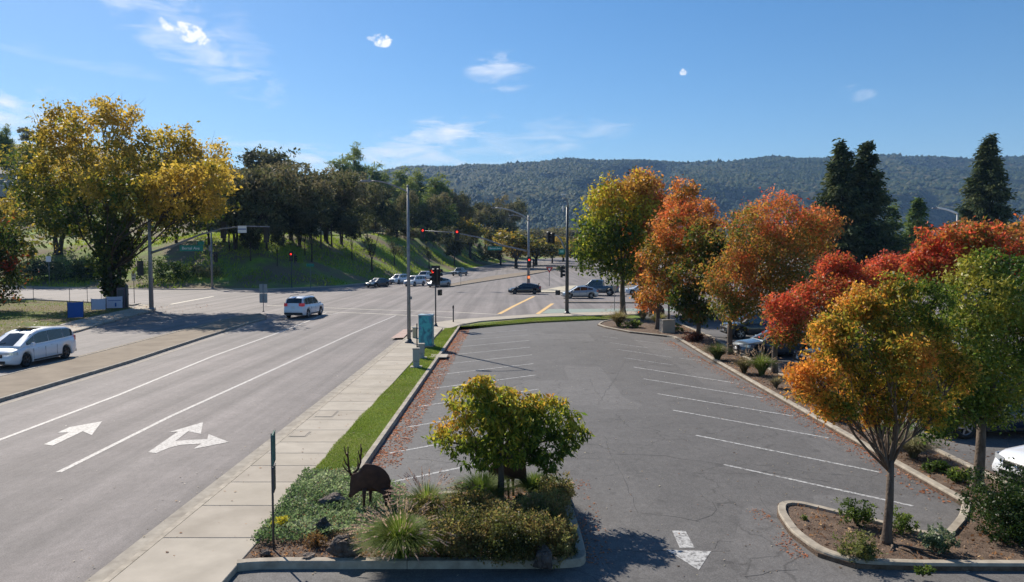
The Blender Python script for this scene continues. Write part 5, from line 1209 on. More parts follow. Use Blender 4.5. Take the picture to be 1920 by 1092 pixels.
# left mast arm signal
x, y = G(284, 580, GRZ)
ms = empty('traffic_signal', (x, y, GRZ), 0, 'left corner signal mast with long arm and green street sign', 'traffic signal', 'traffic signals of the crossing')
MB().tube([(0, 0, 0), (0, 0, 5.6), (0, 0, 11.2)], [.24, .19, .12], 12).build('pole', MT['galv'], ms); pole_base(ms, .36)
A = [(0, 0, 5.9), (2.4, .2, 6.7), (5.0, .4, 7.8), (7.4, .6, 8.5), (9.6, .8, 8.75), (12.3, 1.0, 8.7)]
MB().tube(A, [.14, .12, .10, .085, .07, .055], 10).build('mast_arm', MT['galv'], ms)
lamp_arm(ms, (0, 0, 10.9), (4.6, .6, 13.0), 1, .10)
signal_head(ms, (7.45, .85, 8.35), R(165), 0, 1.12); signal_head(ms, (11.9, 1.15, 7.9), R(165), 0, 1.12)
ped_head(ms, (-.1, .35, 3.0), R(200)); signal_head(ms, (-1.2, .3, 4.3), R(200), 0)
o = empty('street_sign', (x + 4.25, y + .25, 6.55), 0, 'green street name sign hanging from the left signal arm', 'street sign', 'green street name signs')
MB().bbox((0, 0, 0), (2.5, .04, .62), .02).build('panel', MT['sign_green'], o); text('Bernal Ave', .42, 'sign_white', o, (-.05, -.03, -.01), (R(90), 0, 0))
MB().bbox((1.0, .01, .55), (.62, .03, .38), .1).build('shield', MT['sign_green'], o); MB().box((-1.0, 0, .55), (.03, .03, .5)).build('hanger', MT['galv'], o); MB().box((.55, 0, .62), (.03, .03, .65)).build('hanger', MT['galv'], o)
o = empty('road_sign', (x + 9.5, y + .65, 8.55), 0, 'small white and blue sign on the left signal arm', 'sign'); MB().bbox((0, 0, 0), (.9, .03, .75), .05).build('panel', MT['sign_white'], o); MB().box((0, -.02, .02), (.86, .01, .10)).build('blue_stripe', MT['box_blue'], o)
# far left post with pedestrian head
x, y = G(398, 543); o = empty('traffic_signal', (x, y, .1), 0, 'grey signal pole at the foot of the bank beyond the left signal mast', 'traffic signal', 'traffic signals of the crossing')
MB().tube([(0, 0, 0), (0, 0, 9.2)], [.2, .12], 10).build('pole', MT['galv'], o); pole_base(o, .3); signal_head(o, (.7, -.1, 5.2), R(40), 0, 1.1); MB().bbox((-.1, -.2, 6.6), (.4, .3, .9), .03).build('control_box', MT['galv'], o)
# far corner signal, red
x, y = G(547, 541); o = empty('traffic_signal', (x, y, .1), 0, 'small signal showing red at the foot of the bank, behind the white suv', 'traffic signal', 'traffic signals of the crossing')
MB().tube([(0, 0, 0), (0, 0, 5.3)], .07, 8).build('pole', MT['dark_steel'], o); pole_base(o, .18, 'dark_steel'); signal_head(o, (0, -.15, 5.3), R(10), 2, 1.05); signal_head(o, (.6, .1, 4.9), R(80), 0, 1.0)
o = empty('road_sign', (x + 2.9, y + 1, 3.9), 0, 'small teal direction sign near the little red signal', 'sign'); MB().bbox((0, 0, 0), (1.3, .04, .5), .03).build('panel', MT['sign_green'], o); MB().tube([(0, .05, -3.9), (0, .05, .2)], .04, 6).build('post', MT['galv'], o)
# far centre mast
Yc = 122; x = (988 - 957) / FPX * Yc
o = empty('traffic_signal', (x, Yc, 0), 0, 'far centre signal pole with a very long mast arm reaching left over the avenue', 'traffic signal', 'traffic signals of the crossing')
MB().tube([(0, 0, 0), (0, 0, 12.1)], [.26, .15], 12).build('pole', MT['galv'], o); pole_base(o, .36)
def rel(u, v): p = atY(u, v, Yc); return (p.x - x, 0, p.z)
MB().tube([rel(988, 471), rel(940, 460), rel(905, 447), rel(870, 440), rel(845, 436), rel(795, 433)], [.15, .13, .11, .09, .075, .055], 10).build('mast_arm', MT['galv'], o)
signal_head(o, tuple(Vector(rel(793, 437)) + Vector((0, -.25, 0))), R(8), 2, 1.15); signal_head(o, tuple(Vector(rel(857, 440)) + Vector((0, -.25, 0))), R(8), 2, 1.25)
signal_head(o, tuple(Vector(rel(992, 492)) + Vector((0, -.4, 0))), R(5), 2, 1.1); signal_head(o, tuple(Vector(rel(998, 494)) + Vector((.2, .2, 0))), R(70), 0, 1.0); ped_head(o, tuple(Vector(rel(991, 520)) + Vector((0, -.3, 0))), R(15), 1.1, True)
lamp_arm(o, rel(988, 408), rel(929, 390), 1, .13, 'sign_back'); lamp_arm(o, rel(988, 412), rel(962, 404), 1, .09)
p = Vector(rel(928, 466)); q = empty('street_sign', (x + p.x, Yc - .2, p.z), 0, 'green street name sign under the far centre mast arm', 'street sign', 'green street name signs')
MB().bbox((0, 0, 0), (2.35, .04, .62), .02).build('panel', MT['sign_green'], q); text('Bernal Ave', .4, 'sign_white', q, (0, -.03, 0), (R(90), 0, 0)); MB().box((-.7, 0, .6), (.03, .03, .7)).build('hanger', MT['galv'], q); MB().box((.8, 0, .45), (.03, .03, .5)).build('hanger', MT['galv'], q)
# right tall pole
x, y = G(1063, 588, GRZ); Yr = y
o = empty('traffic_signal', (x, y, GRZ), 0, 'tall dark pole with camera and double signal heads at the right of the crossing', 'traffic signal', 'traffic signals of the crossing')
MB().tube([(0, 0, 0), (0, 0, 5), (0, 0, 10.4)], [.19, .16, .11], 12).build('pole', MT['dark_steel'], o); pole_base(o, .3, 'dark_steel')
def rel(u, v): p = atY(u, v, Yr); return (p.x - x, 0, p.z - GRZ)
MB().tube([(0, 0, 10.3), rel(1065, 384), rel(1063, 374), rel(1056, 370)], [.10, .09, .07, .05], 8).build('camera_arm', MT['galv'], o)
MB().bbox(tuple(rel(1057, 365)), (.5, .25, .12), .03).build('camera', MT['sign_white'], o); MB().lathe([(0, -.35), (.07, -.3), (.07, .2), (0, .3)], 8, Matrix.Translation(rel(1056, 391))).build('antenna', MT['sign_white'], o)
MB().tube([rel(1063, 475), rel(1057, 462), rel(1052, 450), rel(1045, 443), rel(1038, 441)], [.10, .09, .08, .07, .06], 8).build('signal_arm', MT['sign_back'], o)
signal_head(o, tuple(Vector(rel(1037, 447))), R(215), 0, 1.0, False); signal_head(o, tuple(Vector(rel(1028, 445)) + Vector((0, .3, 0))), R(120), 0, 1.0, False)
signal_head(o, tuple(Vector(rel(1053, 510))), R(80), 0, 1.05, False); ped_head(o, tuple(Vector(rel(1046, 549))), R(150), 1.0)
p = Vector(rel(1053, 472)); q = empty('street_sign', (x + p.x, Yr - .2, p.z + GRZ), 0, 'small green street sign on the tall right signal pole', 'street sign', 'green street name signs')
MB().bbox((0, 0, 0), (.6, .04, .55), .02).build('panel', MT['sign_green'], q); MB().box((.0, -.025, .02), (.36, .005, .22)).build('pale_print', noisy('pale_green_print', (.3, .6, .5), (.35, .65, .55)), q)
# yield sign on the island
Yy = 131; k = Yy / FPX; x = (1027 - 957) * k; q = empty('yield_sign', (x, Yy, .1), 0, 'red and white triangular yield sign on the tan traffic island', 'sign')
MB().tube([(0, 0, 0), (0, 0, 3.4)], .05, 8).build('post', MT['galv'], q)
def tri(r, y, mat, nm):
    MB().add([(-r, y, 3.0 + r * .58), (r, y, 3.0 + r * .58), (0, y, 3.0 - r * 1.15), (-r, y + .02, 3.0 + r * .58), (r, y + .02, 3.0 + r * .58), (0, y + .02, 3.0 - r * 1.15)], [(0, 1, 2), (5, 4, 3), (0, 3, 4, 1), (1, 4, 5, 2), (2, 5, 3, 0)]).build(nm, MT[mat], q)
tri(.62, -.08, 'red_sign', 'panel'); tri(.26, -.105, 'sign_white', 'inner_panel')
# double sign on the median nose
x, y = G(494, 585, .13); q = empty('road_sign', (x, y, .13), -.1, 'bare grey backs of two stacked signs at the nose of the median', 'sign')
MB().tube([(0, 0, 0), (0, 0, 2.85)], .04, 8).build('post', MT['galv'], q); MB().bbox((0, .05, 2.35), (.82, .03, .9), .03).build('upper_panel', MT['sign_back'], q); MB().bbox((0, .05, 1.38), (.82, .03, .95), .03).build('lower_panel', MT['sign_back'], q); MB().lathe([(.12, 0), (.1, .08), (0, .1)], 8).build('foot', MT['dark_steel'], q)
# near sign seen edge on
x, y = G(513, 1032, .1); q = empty('road_sign', (x, y, .1), R(102), 'near roadside sign post with two green-backed plates seen edge on', 'sign')
MB().tube([(0, 0, -.05), (0, 0, 2.42)], .022, 8).build('post', MT['dark_steel'], q); MB().bbox((0, -.035, 2.12), (.46, .012, .62), .02).build('upper_panel', noisy('green_sign_back', (.06, .13, .10), (.10, .18, .15)), q)
MB().bbox((0, -.035, 1.50), (.34, .012, .52), .02).build('lower_panel', MT['dark_steel'], q)
for z in (1.95, 2.3, 1.35, 1.65): MB().box((0, -.02, z), (.05, .03, .02)).build('bracket', MT['galv'], q)
# little stake at the small tree
x, y = G(925, 975, .1); tag(MB().tube([(x, y, .1), (x - .01, y, .52)], .016, 6).build('plant_stake', MT['sign_white']), 'thin white stake at the small tree', 'stake')
# banners and stakes on the corner lawn
for (u, v0, v1, w, m, lab) in ((142, 566, 598, 26, 'box_blue', 'blue cloth banner stretched low on the corner lawn'), (185, 560, 583, 24, 'lavender', 'pale lavender banner left of the one by the trunk'), (215, 556, 580, 27, 'lavender', 'pale banner with dark print nearest the big trunk')):
    x, y = G(u, v1, GRZ); k = y / FPX; h = (v1 - v0) * k; w = w * k; q = empty('banner', (x, y, GRZ), .5, lab, 'banner', 'banners on the corner lawn')
    mb = MB(); vs = []
    for i in range(7):
        for j in range(4):
            a = -w / 2 + w * i / 6; vs.append((a, .04 * math.sin(i * 1.3 + j), .12 + (h - .12) * j / 3 - .05 * math.sin(math.pi * i / 6) * (j == 3)))
    mb.add(vs, [(i * 4 + j, i * 4 + 4 + j, i * 4 + 5 + j, i * 4 + 1 + j) for i in range(6) for j in range(3)], True).build('cloth', MT[m], q, fix=False)
    for sx in (-w / 2, w / 2): MB().tube([(sx, .02, 0), (sx, .02, h + .1)], .02, 6).build('stake', MT['dark_steel'], q)
    if m == 'lavender' and u > 200:
        MB().box((0, -.06, h * .68), (w * .8, .01, .06)).build('printed_stripe', MT['box_blue'], q); MB().box((.1, -.06, h * .35), (w * .1, .01, h * .3)).build('printed_stripe', MT['box_blue'], q)
for i, (u, v) in enumerate(((63, 566), (131, 572), (164, 568), (190, 562))):
    x, y = G(u, v, GRZ); o = MB().tube([(0, 0, 0), (0, 0, 2.0)], .03, 6).build('fence_stake', MT['dark_steel']); o.location = (x, y, GRZ)
    tag(o, ('thin stake standing alone at the left of the corner lawn', 'thin stake just above the blue banner', 'thin stake between the blue and lavender banners', 'thin stake behind the lavender banner')[i], 'stake', 'thin stakes along the corner lawn')
x, y = G(235, 578, GRZ); q = empty('utility_box', (x, y, GRZ), .2, 'purple-brown control box beside the big trunk', 'utility box'); MB().bbox((-.35, 0, 1.1), (.8, .5, 2.2), .03).build('body', noisy('purple_box', (.10, .08, .10), (.16, .13, .16)), q); MB().bbox((.2, 0, 1.25), (.22, .4, 2.5), .02).build('side_panel', MT['dark_steel'], q); MB().box((-.35, -.26, 1.2), (.6, .02, 1.6)).build('door', MT['dark_steel'], q)
x, y = G(252, 569, GRZ); q = empty('road_sign', (x, y, GRZ), .1, 'small white sign with dark print between the big trunk and the left signal mast', 'sign'); MB().tube([(0, 0, 0), (0, 0, 3.5)], .04, 6).build('post', MT['dark_steel'], q); MB().bbox((0, -.06, 3.1), (.45, .03, .9), .02).build('panel', MT['sign_white'], q)
for z in (2.9, 3.3): MB().box((0, -.08, z), (.28, .006, .14)).build('printed_symbol', MT['dark_steel'], q)
g = GT(93, 536); q = empty('road_sign', (g[0], g[1], g[2]), 0, 'white square sign in front of the dark hedge at the left', 'sign'); MB().tube([(0, 0, 0), (0, 0, 5)], .05, 6).build('post', MT['galv'], q); MB().bbox((0, -.08, 4.6), (.9, .03, 1.0), .03).build('panel', MT['sign_white'], q)
# street lamps behind
g = GT(468, 470); k = g[1] / FPX; q = empty('street_lamp', (g[0], g[1], g[2]), 0, 'slim street lamp rising from the bank behind the left signal arm', 'street lamp'); H = (470 - 382) * k; MB().tube([(0, 0, 0), (0, 0, H)], [.1, .06], 8).build('pole', MT['sign_back'], q); MB().bbox((0, 0, H), (1.0, .4, .15), .04).build('lamp_head', MT['sign_back'], q)
k = 95 / FPX; x = (1792 - 960) * k; q = empty('street_lamp', (x, 95, 0), 0, 'street lamp with curved arm in front of the pointed conifer', 'street lamp'); H = 6.2 + (472 - 400) * k; MB().tube([(0, 0, 0), (0, 0, H)], [.15, .11], 8).build('pole', MT['sign_back'], q)
lamp_arm(q, (0, 0, H - .1), (-2.6, 0, H + .6), 1, .13, 'sign_white')
# lamp standard in the planter box
x, y = G(1253, 624, .1); q = empty('planter_base', (x, y, .1), .1, 'square pale concrete base in the corner of the planting strip', 'concrete base'); MB().bbox((0, .3, .45), (.95, .9, .95), .03).build('base', MT['slab2'], q); MB().bbox((0, .3, .95), (1.02, .97, .06), .02).build('cap', MT['curb'], q)
q = empty('lot_lamp', (x + .1, y + .35, 1.08), 0, 'dark lamp standard rising from the pale concrete base', 'lamp post'); MB().tube([(0, 0, 0), (0, 0, 6.5)], .075, 8).build('pole', MT['dark_steel'], q); MB().bbox((0, 0, 6.5), (.8, .4, .2), .04).build('lamp_head', MT['dark_steel'], q)
for i, (u, v, h) in enumerate(((1152, 583, 2.6), (1125, 536, 2.8), (1020, 500, 2.8), (864, 537, 2.2))):
    x, y = G(u, v); q = empty('road_sign', (x, y, .05), .2, ('slim sign post left of the maple trunk', 'slim sign post behind the pickup', 'distant sign post on the avenue', 'slim post at the near end of the far median')[i], 'sign'); MB().tube([(0, 0, 0), (0, 0, h)], .035, 6).build('post', MT['galv'], q); MB().bbox((0, -.05, h - .3), (.4, .02, .55), .02).build('panel', MT['sign_back'], q)

# ------------------------------------------------------------------ buildings far off
WALLS = [noisy('tan_stucco', (.34, .29, .22), (.40, .35, .27), 2), noisy('grey_wall', (.26, .27, .29), (.32, .33, .35), 2)]
ROOF = noisy('dark_roof', (.07, .075, .08), (.13, .135, .14), 3)
def house(x, y, z, w, d, h, rz, label, mat=0, group=None):
    q = empty('house', (x, y, z), rz, label, 'house', group); MB().box((0, 0, h / 2), (w, d, h)).build('wall', WALLS[mat], q)
    o = .6; rf = MB(); rf.add([(-w / 2 - o, -d / 2 - o, h), (w / 2 + o, -d / 2 - o, h), (w / 2 + o, d / 2 + o, h), (-w / 2 - o, d / 2 + o, h), (-w / 4, 0, h + d * .25), (w / 4, 0, h + d * .25)],
           [(0, 1, 5, 4), (1, 2, 5), (2, 3, 4, 5), (3, 0, 4), (3, 2, 1, 0)]); r = rf.build('roof', ROOF, q)
    MB().box((w * .2, 0, h + d * .25), (.9, .9, 2.0)).build('chimney', WALLS[mat], r)
    for i in range(4):
        wx = -w / 2 + w * (i + .5) / 4; f = MB().box((wx, -d / 2 - .03, h * .62), (w * .11, .08, h * .28)).build('window', MT['sign_white'], q); MB().box((wx, -d / 2 - .08, h * .62), (w * .09, .02, h * .23)).build('pane', MT['glass'], f)
    return q
for (u, yy, w, h, lab, m) in ((14, 235, 15, 7, 'grey house on the hilltop at the far left', 1), (455, 215, 24, 5.5, 'long roofed house on the crest right of the huge yellow tree', 0), (578, 205, 12, 6, 'house with a chimney showing over the bank trees', 0)):
    x = (u - 960) / FPX * yy; house(x, yy, Tz(x, yy) - 1.0, w, 10, h, .15, lab, m, 'houses on the hill')
for j, (u, vt) in enumerate(((22, 236), (11, 240))):
    k = 250 / FPX; x = (u - 960) * k; z = Tz(x, 250); put_tree('pine', j, (x, 250, z), max(5, 6.2 + (472 - vt) * k - z), j, ('small pointed tree behind the hilltop house', 'smaller pointed tree left of the hilltop house')[j], None, .8)
q = empty('low_building', (100, 165, 1.5), 0, 'long low grey building glimpsed behind the red trees', 'building'); MB().box((0, 0, 2.2), (60, 14, 4.4)).build('wall', WALLS[0], q); MB().box((0, 0, 4.7), (62, 16, .7)).build('roof', ROOF, q)
for i in range(10): MB().box((-27 + i * 6, -7.05, 2.2), (2.4, .1, 1.6)).build('window', MT['glass'], q)
k = 3350 / FPX; x = (1054 - 960) * k; z = float(hill_z(np.array([x]), np.array([3350.]))[0]); q = empty('radio_mast', (x, 3350, z), 0, 'tiny radio mast on the ridge of the far hills', 'radio mast')
MB().tube([(0, 0, 0), (0, 0, 32)], [1.2, .5], 5).build('mast', MT['dark_steel'], q); MB().box((14, 0, 7), (8, 8, 14)).build('hut', MT['dark_steel'], q)

# ------------------------------------------------------------------ cars
def interp(pts, x): return float(np.interp(x, [p[0] for p in pts], [p[1] for p in pts]))
def make_car(label, cat, paintm, L, W, H, belt, roof, tumble=.16, wb=(-1.4, 1.35), wr=.33, clear=.2, name=None, glassx=None, tail=None, group=None, rim='rim', spoiler=False, bed=None, grille=True, rails=False, brake=False, tailz=.95, headz=.68):
    """front towards +x; belt and roof are (x, z) profiles of the shoulder line and the roof line"""
    root = empty(name or cat.replace(' ', '_'), (0, 0, 0), 0, label, cat, group); hw = W / 2
    xs_ = set(np.linspace(-L / 2, L / 2, 46).round(3)); 
    for c in wb:
        for a in np.linspace(0, math.pi, 13): xs_.add(round(c + math.cos(a) * (wr + .06), 3))
    xs_ = sorted(xs_)
    def wid(x):
        e = abs(x) / (L / 2); return hw * (1 - .16 * max(0, (e - .72) / .28) ** 2.2)
    def floor(x):
        z = clear + .10 * max(0, (abs(x) / (L / 2) - .86) / .14)
        for c in wb:
            if abs(x - c) < wr + .06: z = max(z, wr + math.sqrt(max(0, (wr + .06) ** 2 - (x - c) ** 2)))
        return z
    def zb(x): return interp(belt, x)
    rings = []
    for x in xs_:
        w = wid(x); f = floor(x); b = zb(x); c = .035 if not bed or x > bed else 0
        e = max(0, (abs(x) / (L / 2) - .94) / .06); b2 = b - .06 * e
        half = [(w * .5, f), (w * .93, f), (w * .985, min(f + .06, b2 - .1)), (w, f + (b2 - f) * .45), (w * .995, f + (b2 - f) * .62), (w * .965, b2 - .07), (w * .90, b2 - .012), (w * .78, b2), (w * .4, b2 + c)]
        rings.append([(x, -y, z) for y, z in reversed(half)] + [(x, y, z) for y, z in half])
    n = len(rings[0]); vs = sum(rings, []); fs = []
    for r in range(len(rings) - 1):
        for i in range(n): fs.append((r * n + i, r * n + (i + 1) % n, (r + 1) * n + (i + 1) % n, (r + 1) * n + i))
    fs.append(tuple(range(n - 1, -1, -1))); fs.append(tuple((len(rings) - 1) * n + i for i in range(n)))
    body = MB().add(vs, fs, True).build('body', paintm, root)
    # dark wheel wells and underside
    MB().box((0, 0, clear + .14), (L * .86, W * .74, .22)).build('underbody', MT['trim'], root)
    # cabin
    rx0, rx1 = roof[0][0], roof[-1][0]; cx = sorted(set(np.linspace(rx0, rx1, 34).round(3)) | {round(p[0], 3) for p in roof})
    def zr(x): return interp(roof, x)
    def prof(x):
        b = zb(x) - .02; r = max(zr(x), b + .015); w0 = wid(x) * .905; k = (r - b) / (H - b); w1 = w0 - tumble * k
        return b, r, w0, w1
    rings = []
    for x in cx:
        b, r, w0, w1 = prof(x); h = r - b
        half = [(w0, b), (w0 - (w0 - w1) * .45, b + h * .5), (w1 + .01, b + h * .86), (w1 - .05, b + h * .97), (w1 * .7, r + .01), (w1 * .3, r + .018)]
        rings.append([(x, -y, z) for y, z in half] + [(x, y, z) for y, z in reversed(half)])
    n = len(rings[0]); vs = sum(rings, []); fs = []
    for q in range(len(rings) - 1):
        for i in range(n - 1): fs.append((q * n + i, q * n + i + 1, (q + 1) * n + i + 1, (q + 1) * n + i))
    fs += [tuple(range(n)), tuple((len(rings) - 1) * n + i for i in range(n))]
    MB().add(vs, fs, True).build('roof', paintm, root)
    # side windows
    gx = glassx
    for s in (-1, 1):
        for (a, b_) in gx:
            g = MB(); pts = []; m = 8
            for i in range(m + 1):
                x = a + (b_ - a) * i / m; b, r, w0, w1 = prof(x); h = r - b; lo = b + .07; hi = b + h * .84
                if hi < lo + .01: hi = lo + .01
                def yy(z): 
                    t = (z - b) / h; return (w0 - (w0 - w1) * .9 * t) + .012
                for z in (lo, (lo + hi) / 2, hi): pts.append((x, s * yy(z), z))
            g.add(pts, [(i * 3 + j, i * 3 + 3 + j, i * 3 + 4 + j, i * 3 + 1 + j) for i in range(m) for j in (0, 1)], True).build('side_window', MT['glass'], root, fix=False)
    # windscreen and rear window: from the profile
    def screen(a, b_, nm):
        g = MB(); pts = []; m = 8
        for i in range(m + 1):
            x = a + (b_ - a) * i / m; b, r, w0, w1 = prof(x); h = r - b; d = (.02 if nm == 'windscreen' else -.02)
            for t in (-1, -.55, 0, .55, 1):
                pts.append((x + d, t * (w1 - .07), r + .016 - .035 * t * t))
        g.add(pts, [(i * 5 + j, i * 5 + 5 + j, i * 5 + 6 + j, i * 5 + 1 + j) for i in range(m) for j in range(4)], True).build(nm, MT['glass'], root, fix=False)
    fx = [p for p in roof if p[1] >= H - .09]; ra, rbk = min(p[0] for p in fx), max(p[0] for p in fx)
    dxf = rx1 - rbk; screen(rbk + dxf * .08, rx1 - dxf * .08, 'windscreen')
    if not bed: dxr = ra - rx0; screen(rx0 + dxr * .12, ra - dxr * .1, 'rear_window')
    if cat == 'minivan': MB().bbox((.1, 0, H + .012), (.8, .9, .02), .008).build('sunroof', MT['glass'], root)
    for s in (-1, 1):
        MB().box(((wb[0] + wb[1]) / 2, s * (hw * .99), clear + .09), (wb[1] - wb[0] - wr * 2.6, .03, .07)).build('sill_trim', MT['trim'], root)
    MB().tube([(rbk + (rx1 - rbk) * .93, -W * .28, zr(rbk + (rx1 - rbk) * .93) + .05), (rbk + (rx1 - rbk) * .80, -W * .02, zr(rbk + (rx1 - rbk) * .80) + .04)], .012, 4).build('wiper', MT['trim'], root)
    # wheels
    for c in wb:
        for s in (-1, 1):
            w = MB().lathe([(wr * .62, -.09), (wr * .9, -.11), (wr, -.08), (wr, .08), (wr * .9, .11), (wr * .62, .09)], 22, Matrix.Translation((c, s * (hw - .13), wr)) @ Matrix.Rotation(R(90), 4, 'X'))
            wo = w.build('wheel', MT['rubber'], root)
            r_ = MB(); M0 = Matrix.Translation((c, s * (hw - .055), wr)) @ Matrix.Rotation(R(-90 * s), 4, 'X')
            r_.lathe([(wr * .64, -.03), (wr * .66, .012), (wr * .60, .005), (wr * .58, -.05)], 22, M0); r_.lathe([(wr * .17, 0), (wr * .14, .025), (0, .03)], 10, M0)
            for k in range(5): r_.box((wr * .36, 0, 0), (wr * .5, wr * .15, .025), M0 @ Matrix.Rotation(k * 2 * math.pi / 5, 4, 'Z'))
            r_.build('rim', MT[rim], wo)
            MB().lathe([(0, 0), (wr * .6, 0)], 16, Matrix.Translation((c, s * (hw - .10), wr)) @ Matrix.Rotation(R(-90 * s), 4, 'X')).build('brake_disc', MT['trim'], wo)
    # lights, mirrors, handles, plates
    xf, xr_ = L / 2, -L / 2
    for s in (-1, 1):
        f = MB(); pts = []
        for i in range(5):
            x = xf - .02 - i * .11; y = wid(x) * (.985 if i else .80); zz = min(zb(x), headz + .1) 
            pts += [(x + .012, s * (y + .004), headz - .03 - .01 * i), (x + .012, s * (y - .01), headz + .10 - .005 * i)]
        f.add([(xf + .012, s * wid(xf) * .45, headz - .02), (xf + .012, s * wid(xf) * .45, headz + .06)] + pts, [(2 * i, 2 * i + 1, 2 * i + 3, 2 * i + 2) for i in range(5)], True).build('headlight', MT['lamp'], root, fix=False)
        t = MB(); pts = []
        for i in range(4):
            x = xr_ + .01 + i * .09; y = wid(x) * (.985 if i else .90); pts += [(x - .014, s * (y + .006), tailz - .15), (x - .014, s * (y - .004), tailz + .10)]
        t.add([(xr_ - .014, s * wid(xr_) * .62, tailz - .12), (xr_ - .014, s * wid(xr_) * .62, tailz + .08)] + pts, [(2 * i, 2 * i + 1, 2 * i + 3, 2 * i + 2) for i in range(4)], True).build('tail_light', MT['brake' if brake else 'tail'], root, fix=False)
        xm = rx1 - (rx1 - rbk) * .45 - .02; b = zb(xm); MB().bbox((xm, s * (wid(xm) + .09), b + .07), (.16, .2, .15), .04).build('door_mirror', paintm, root)
        for hx in ([(-.35), .65] if not bed else [.25]): MB().box((hx, s * (hw * .985 + .012), belt_z(belt, hx) - .17), (.17, .03, .03)).build('door_handle', paintm, root)
        for dx in ([-.75, .15, 1.05] if not bed else [-.1, .95]):
            MB().box((dx, s * (hw * .997), .62), (.012, .012, .50)).build('door_seam', MT['trim'], root)
        if rails: MB().tube([(ra + .1, s * (hw - tumble - .12), H + .02), (ra + .4, s * (hw - tumble - .12), H + .06), (rbk - .3, s * (hw - tumble - .12), H + .06), (rbk, s * (hw - tumble - .12), H + .02)], .018, 6).build('roof_rail', MT['dark_steel'], root)
    if grille:
        g = MB().bbox((xf - .0, 0, headz - .07), (.05, W * .46, .17), .015).build('grille', MT['trim'], root); MB().box((xf + .028, 0, headz - .04), (.012, W * .44, .03)).build('grille_bar', MT['chrome'], g)
        MB().lathe([(0, 0), (.055, 0), (.055, .015)], 14, Matrix.Translation((xf + .03, 0, headz - .045)) @ Matrix.Rotation(R(90), 4, 'Y')).build('emblem', MT['chrome'], g)
    MB().bbox((xf - .02, 0, clear + .17), (.06, W * .62, .13), .015).build('lower_grille', MT['trim'], root)
    MB().box((xf + .022, 0, clear + .30), (.012, .32, .14)).build('number_plate', MT['plate'], root); MB().box((xr_ - .012, 0, tailz - .22), (.012, .32, .15)).build('number_plate', MT['plate'], root)
    MB().bbox((xr_ + .02, 0, clear + .16), (.08, W * .84, .16), .02).build('rear_bumper', MT['trim'], root)
    if spoiler:
        MB().bbox((xr_ + .25, 0, H - .06), (.22, W * .8, .03), .01).build('rear_wing', paintm, root); MB().box((xr_ + .3, .4, H - .2), (.1, .03, .25)).build('wing_support', paintm, root); MB().box((xr_ + .3, -.4, H - .2), (.1, .03, .25)).build('wing_support', paintm, root)
    if bed:
        MB().box(((bed - L / 2) / 2 - .02, 0, zb(-L / 2) + .012), (abs(bed + L / 2) - .16, W * .72, .02)).build('bed_liner', MT['trim'], root)
    return root
def belt_z(b, x): return interp(b, x)
def put(o, x, y, head, z=0, k=1.06): o.location = (x, y, z); o.rotation_euler = (0, 0, head); o.scale = (k, k, k * 1.04); return o
WHT = car_paint('white_car_paint', (.74, .76, .80), 0); SIL = car_paint('silver_car_paint', (.40, .41, .42), .6); BLK = car_paint('black_car_paint', (.01, .012, .018), .2)
GRY = car_paint('slate_grey_car_paint', (.10, .125, .15), .5); BLU = car_paint('dark_blue_car_paint', (.01, .022, .055), .35); CHR = car_paint('charcoal_car_paint', (.03, .036, .045), .3); TEAL = car_paint('teal_grey_car_paint', (.06, .09, .115), .35)
def minivan(label, p): return make_car(label, 'minivan', p, 5.15, 1.99, 1.74, [(-2.58, 1.0), (-2.4, 1.12), (0, 1.04), (1.25, 1.03), (1.6, 1.02), (2.2, .90), (2.5, .76), (2.58, .62)], [(-2.56, 1.08), (-2.42, 1.35), (-2.2, 1.56), (-1.9, 1.66), (-.9, 1.735), (-.3, 1.74), (.35, 1.70), (.75, 1.60), (1.3, 1.33), (1.95, 1.0)], glassx=[(-2.22, -1.42), (-1.38, -.25), (-.21, .80), (.84, 1.45)], wb=(-1.55, 1.5), wr=.34, rim='rim_d', tailz=1.05, headz=.74)
def suv(label, p, **k): return make_car(label, 'suv', p, 4.6, 1.86, 1.70, [(-2.3, .95), (-2.15, 1.06), (0, 1.02), (.95, 1.0), (1.35, 1.0), (2.0, .93), (2.25, .8), (2.3, .68)], [(-2.25, 1.05), (-1.95, 1.58), (-1.5, 1.68), (-.3, 1.70), (.4, 1.66), (1.3, 1.0)], glassx=[(-1.95, -1.25), (-1.18, -.22), (-.14, .85)], wb=(-1.35, 1.38), wr=.36, clear=.24, rails=True, tailz=1.12, headz=.76, **k)
def sedan(label, p, **k): return make_car(label, k.pop('cat', 'sedan'), p, 4.75, 1.82, 1.44, [(-2.37, .82), (-2.2, .98), (-1.4, .98), (0, .92), (.8, .90), (1.2, .88), (2.0, .78), (2.3, .66), (2.37, .55)], [(-2.0, .99), (-1.15, 1.38), (-.5, 1.44), (.2, 1.42), (1.25, .88)], glassx=[(-1.42, -.95), (-.88, -.02), (.05, .85)], wb=(-1.38, 1.4), wr=.33, clear=.17, tailz=.86, headz=.63, **k)
def hatch(label, p, **k): return make_car(label, k.pop('cat', 'hatchback'), p, 4.5, 1.82, 1.46, [(-2.25, .92), (-2.1, 1.0), (0, .92), (.85, .88), (1.2, .86), (1.95, .74), (2.2, .62), (2.25, .52)], [(-2.2, 1.0), (-1.7, 1.24), (-.7, 1.44), (0, 1.46), (.35, 1.42), (1.35, .86)], glassx=[(-1.55, -.95), (-.88, -.02), (.05, .9)], wb=(-1.35, 1.35), wr=.33, clear=.16, tailz=.9, headz=.60, **k)
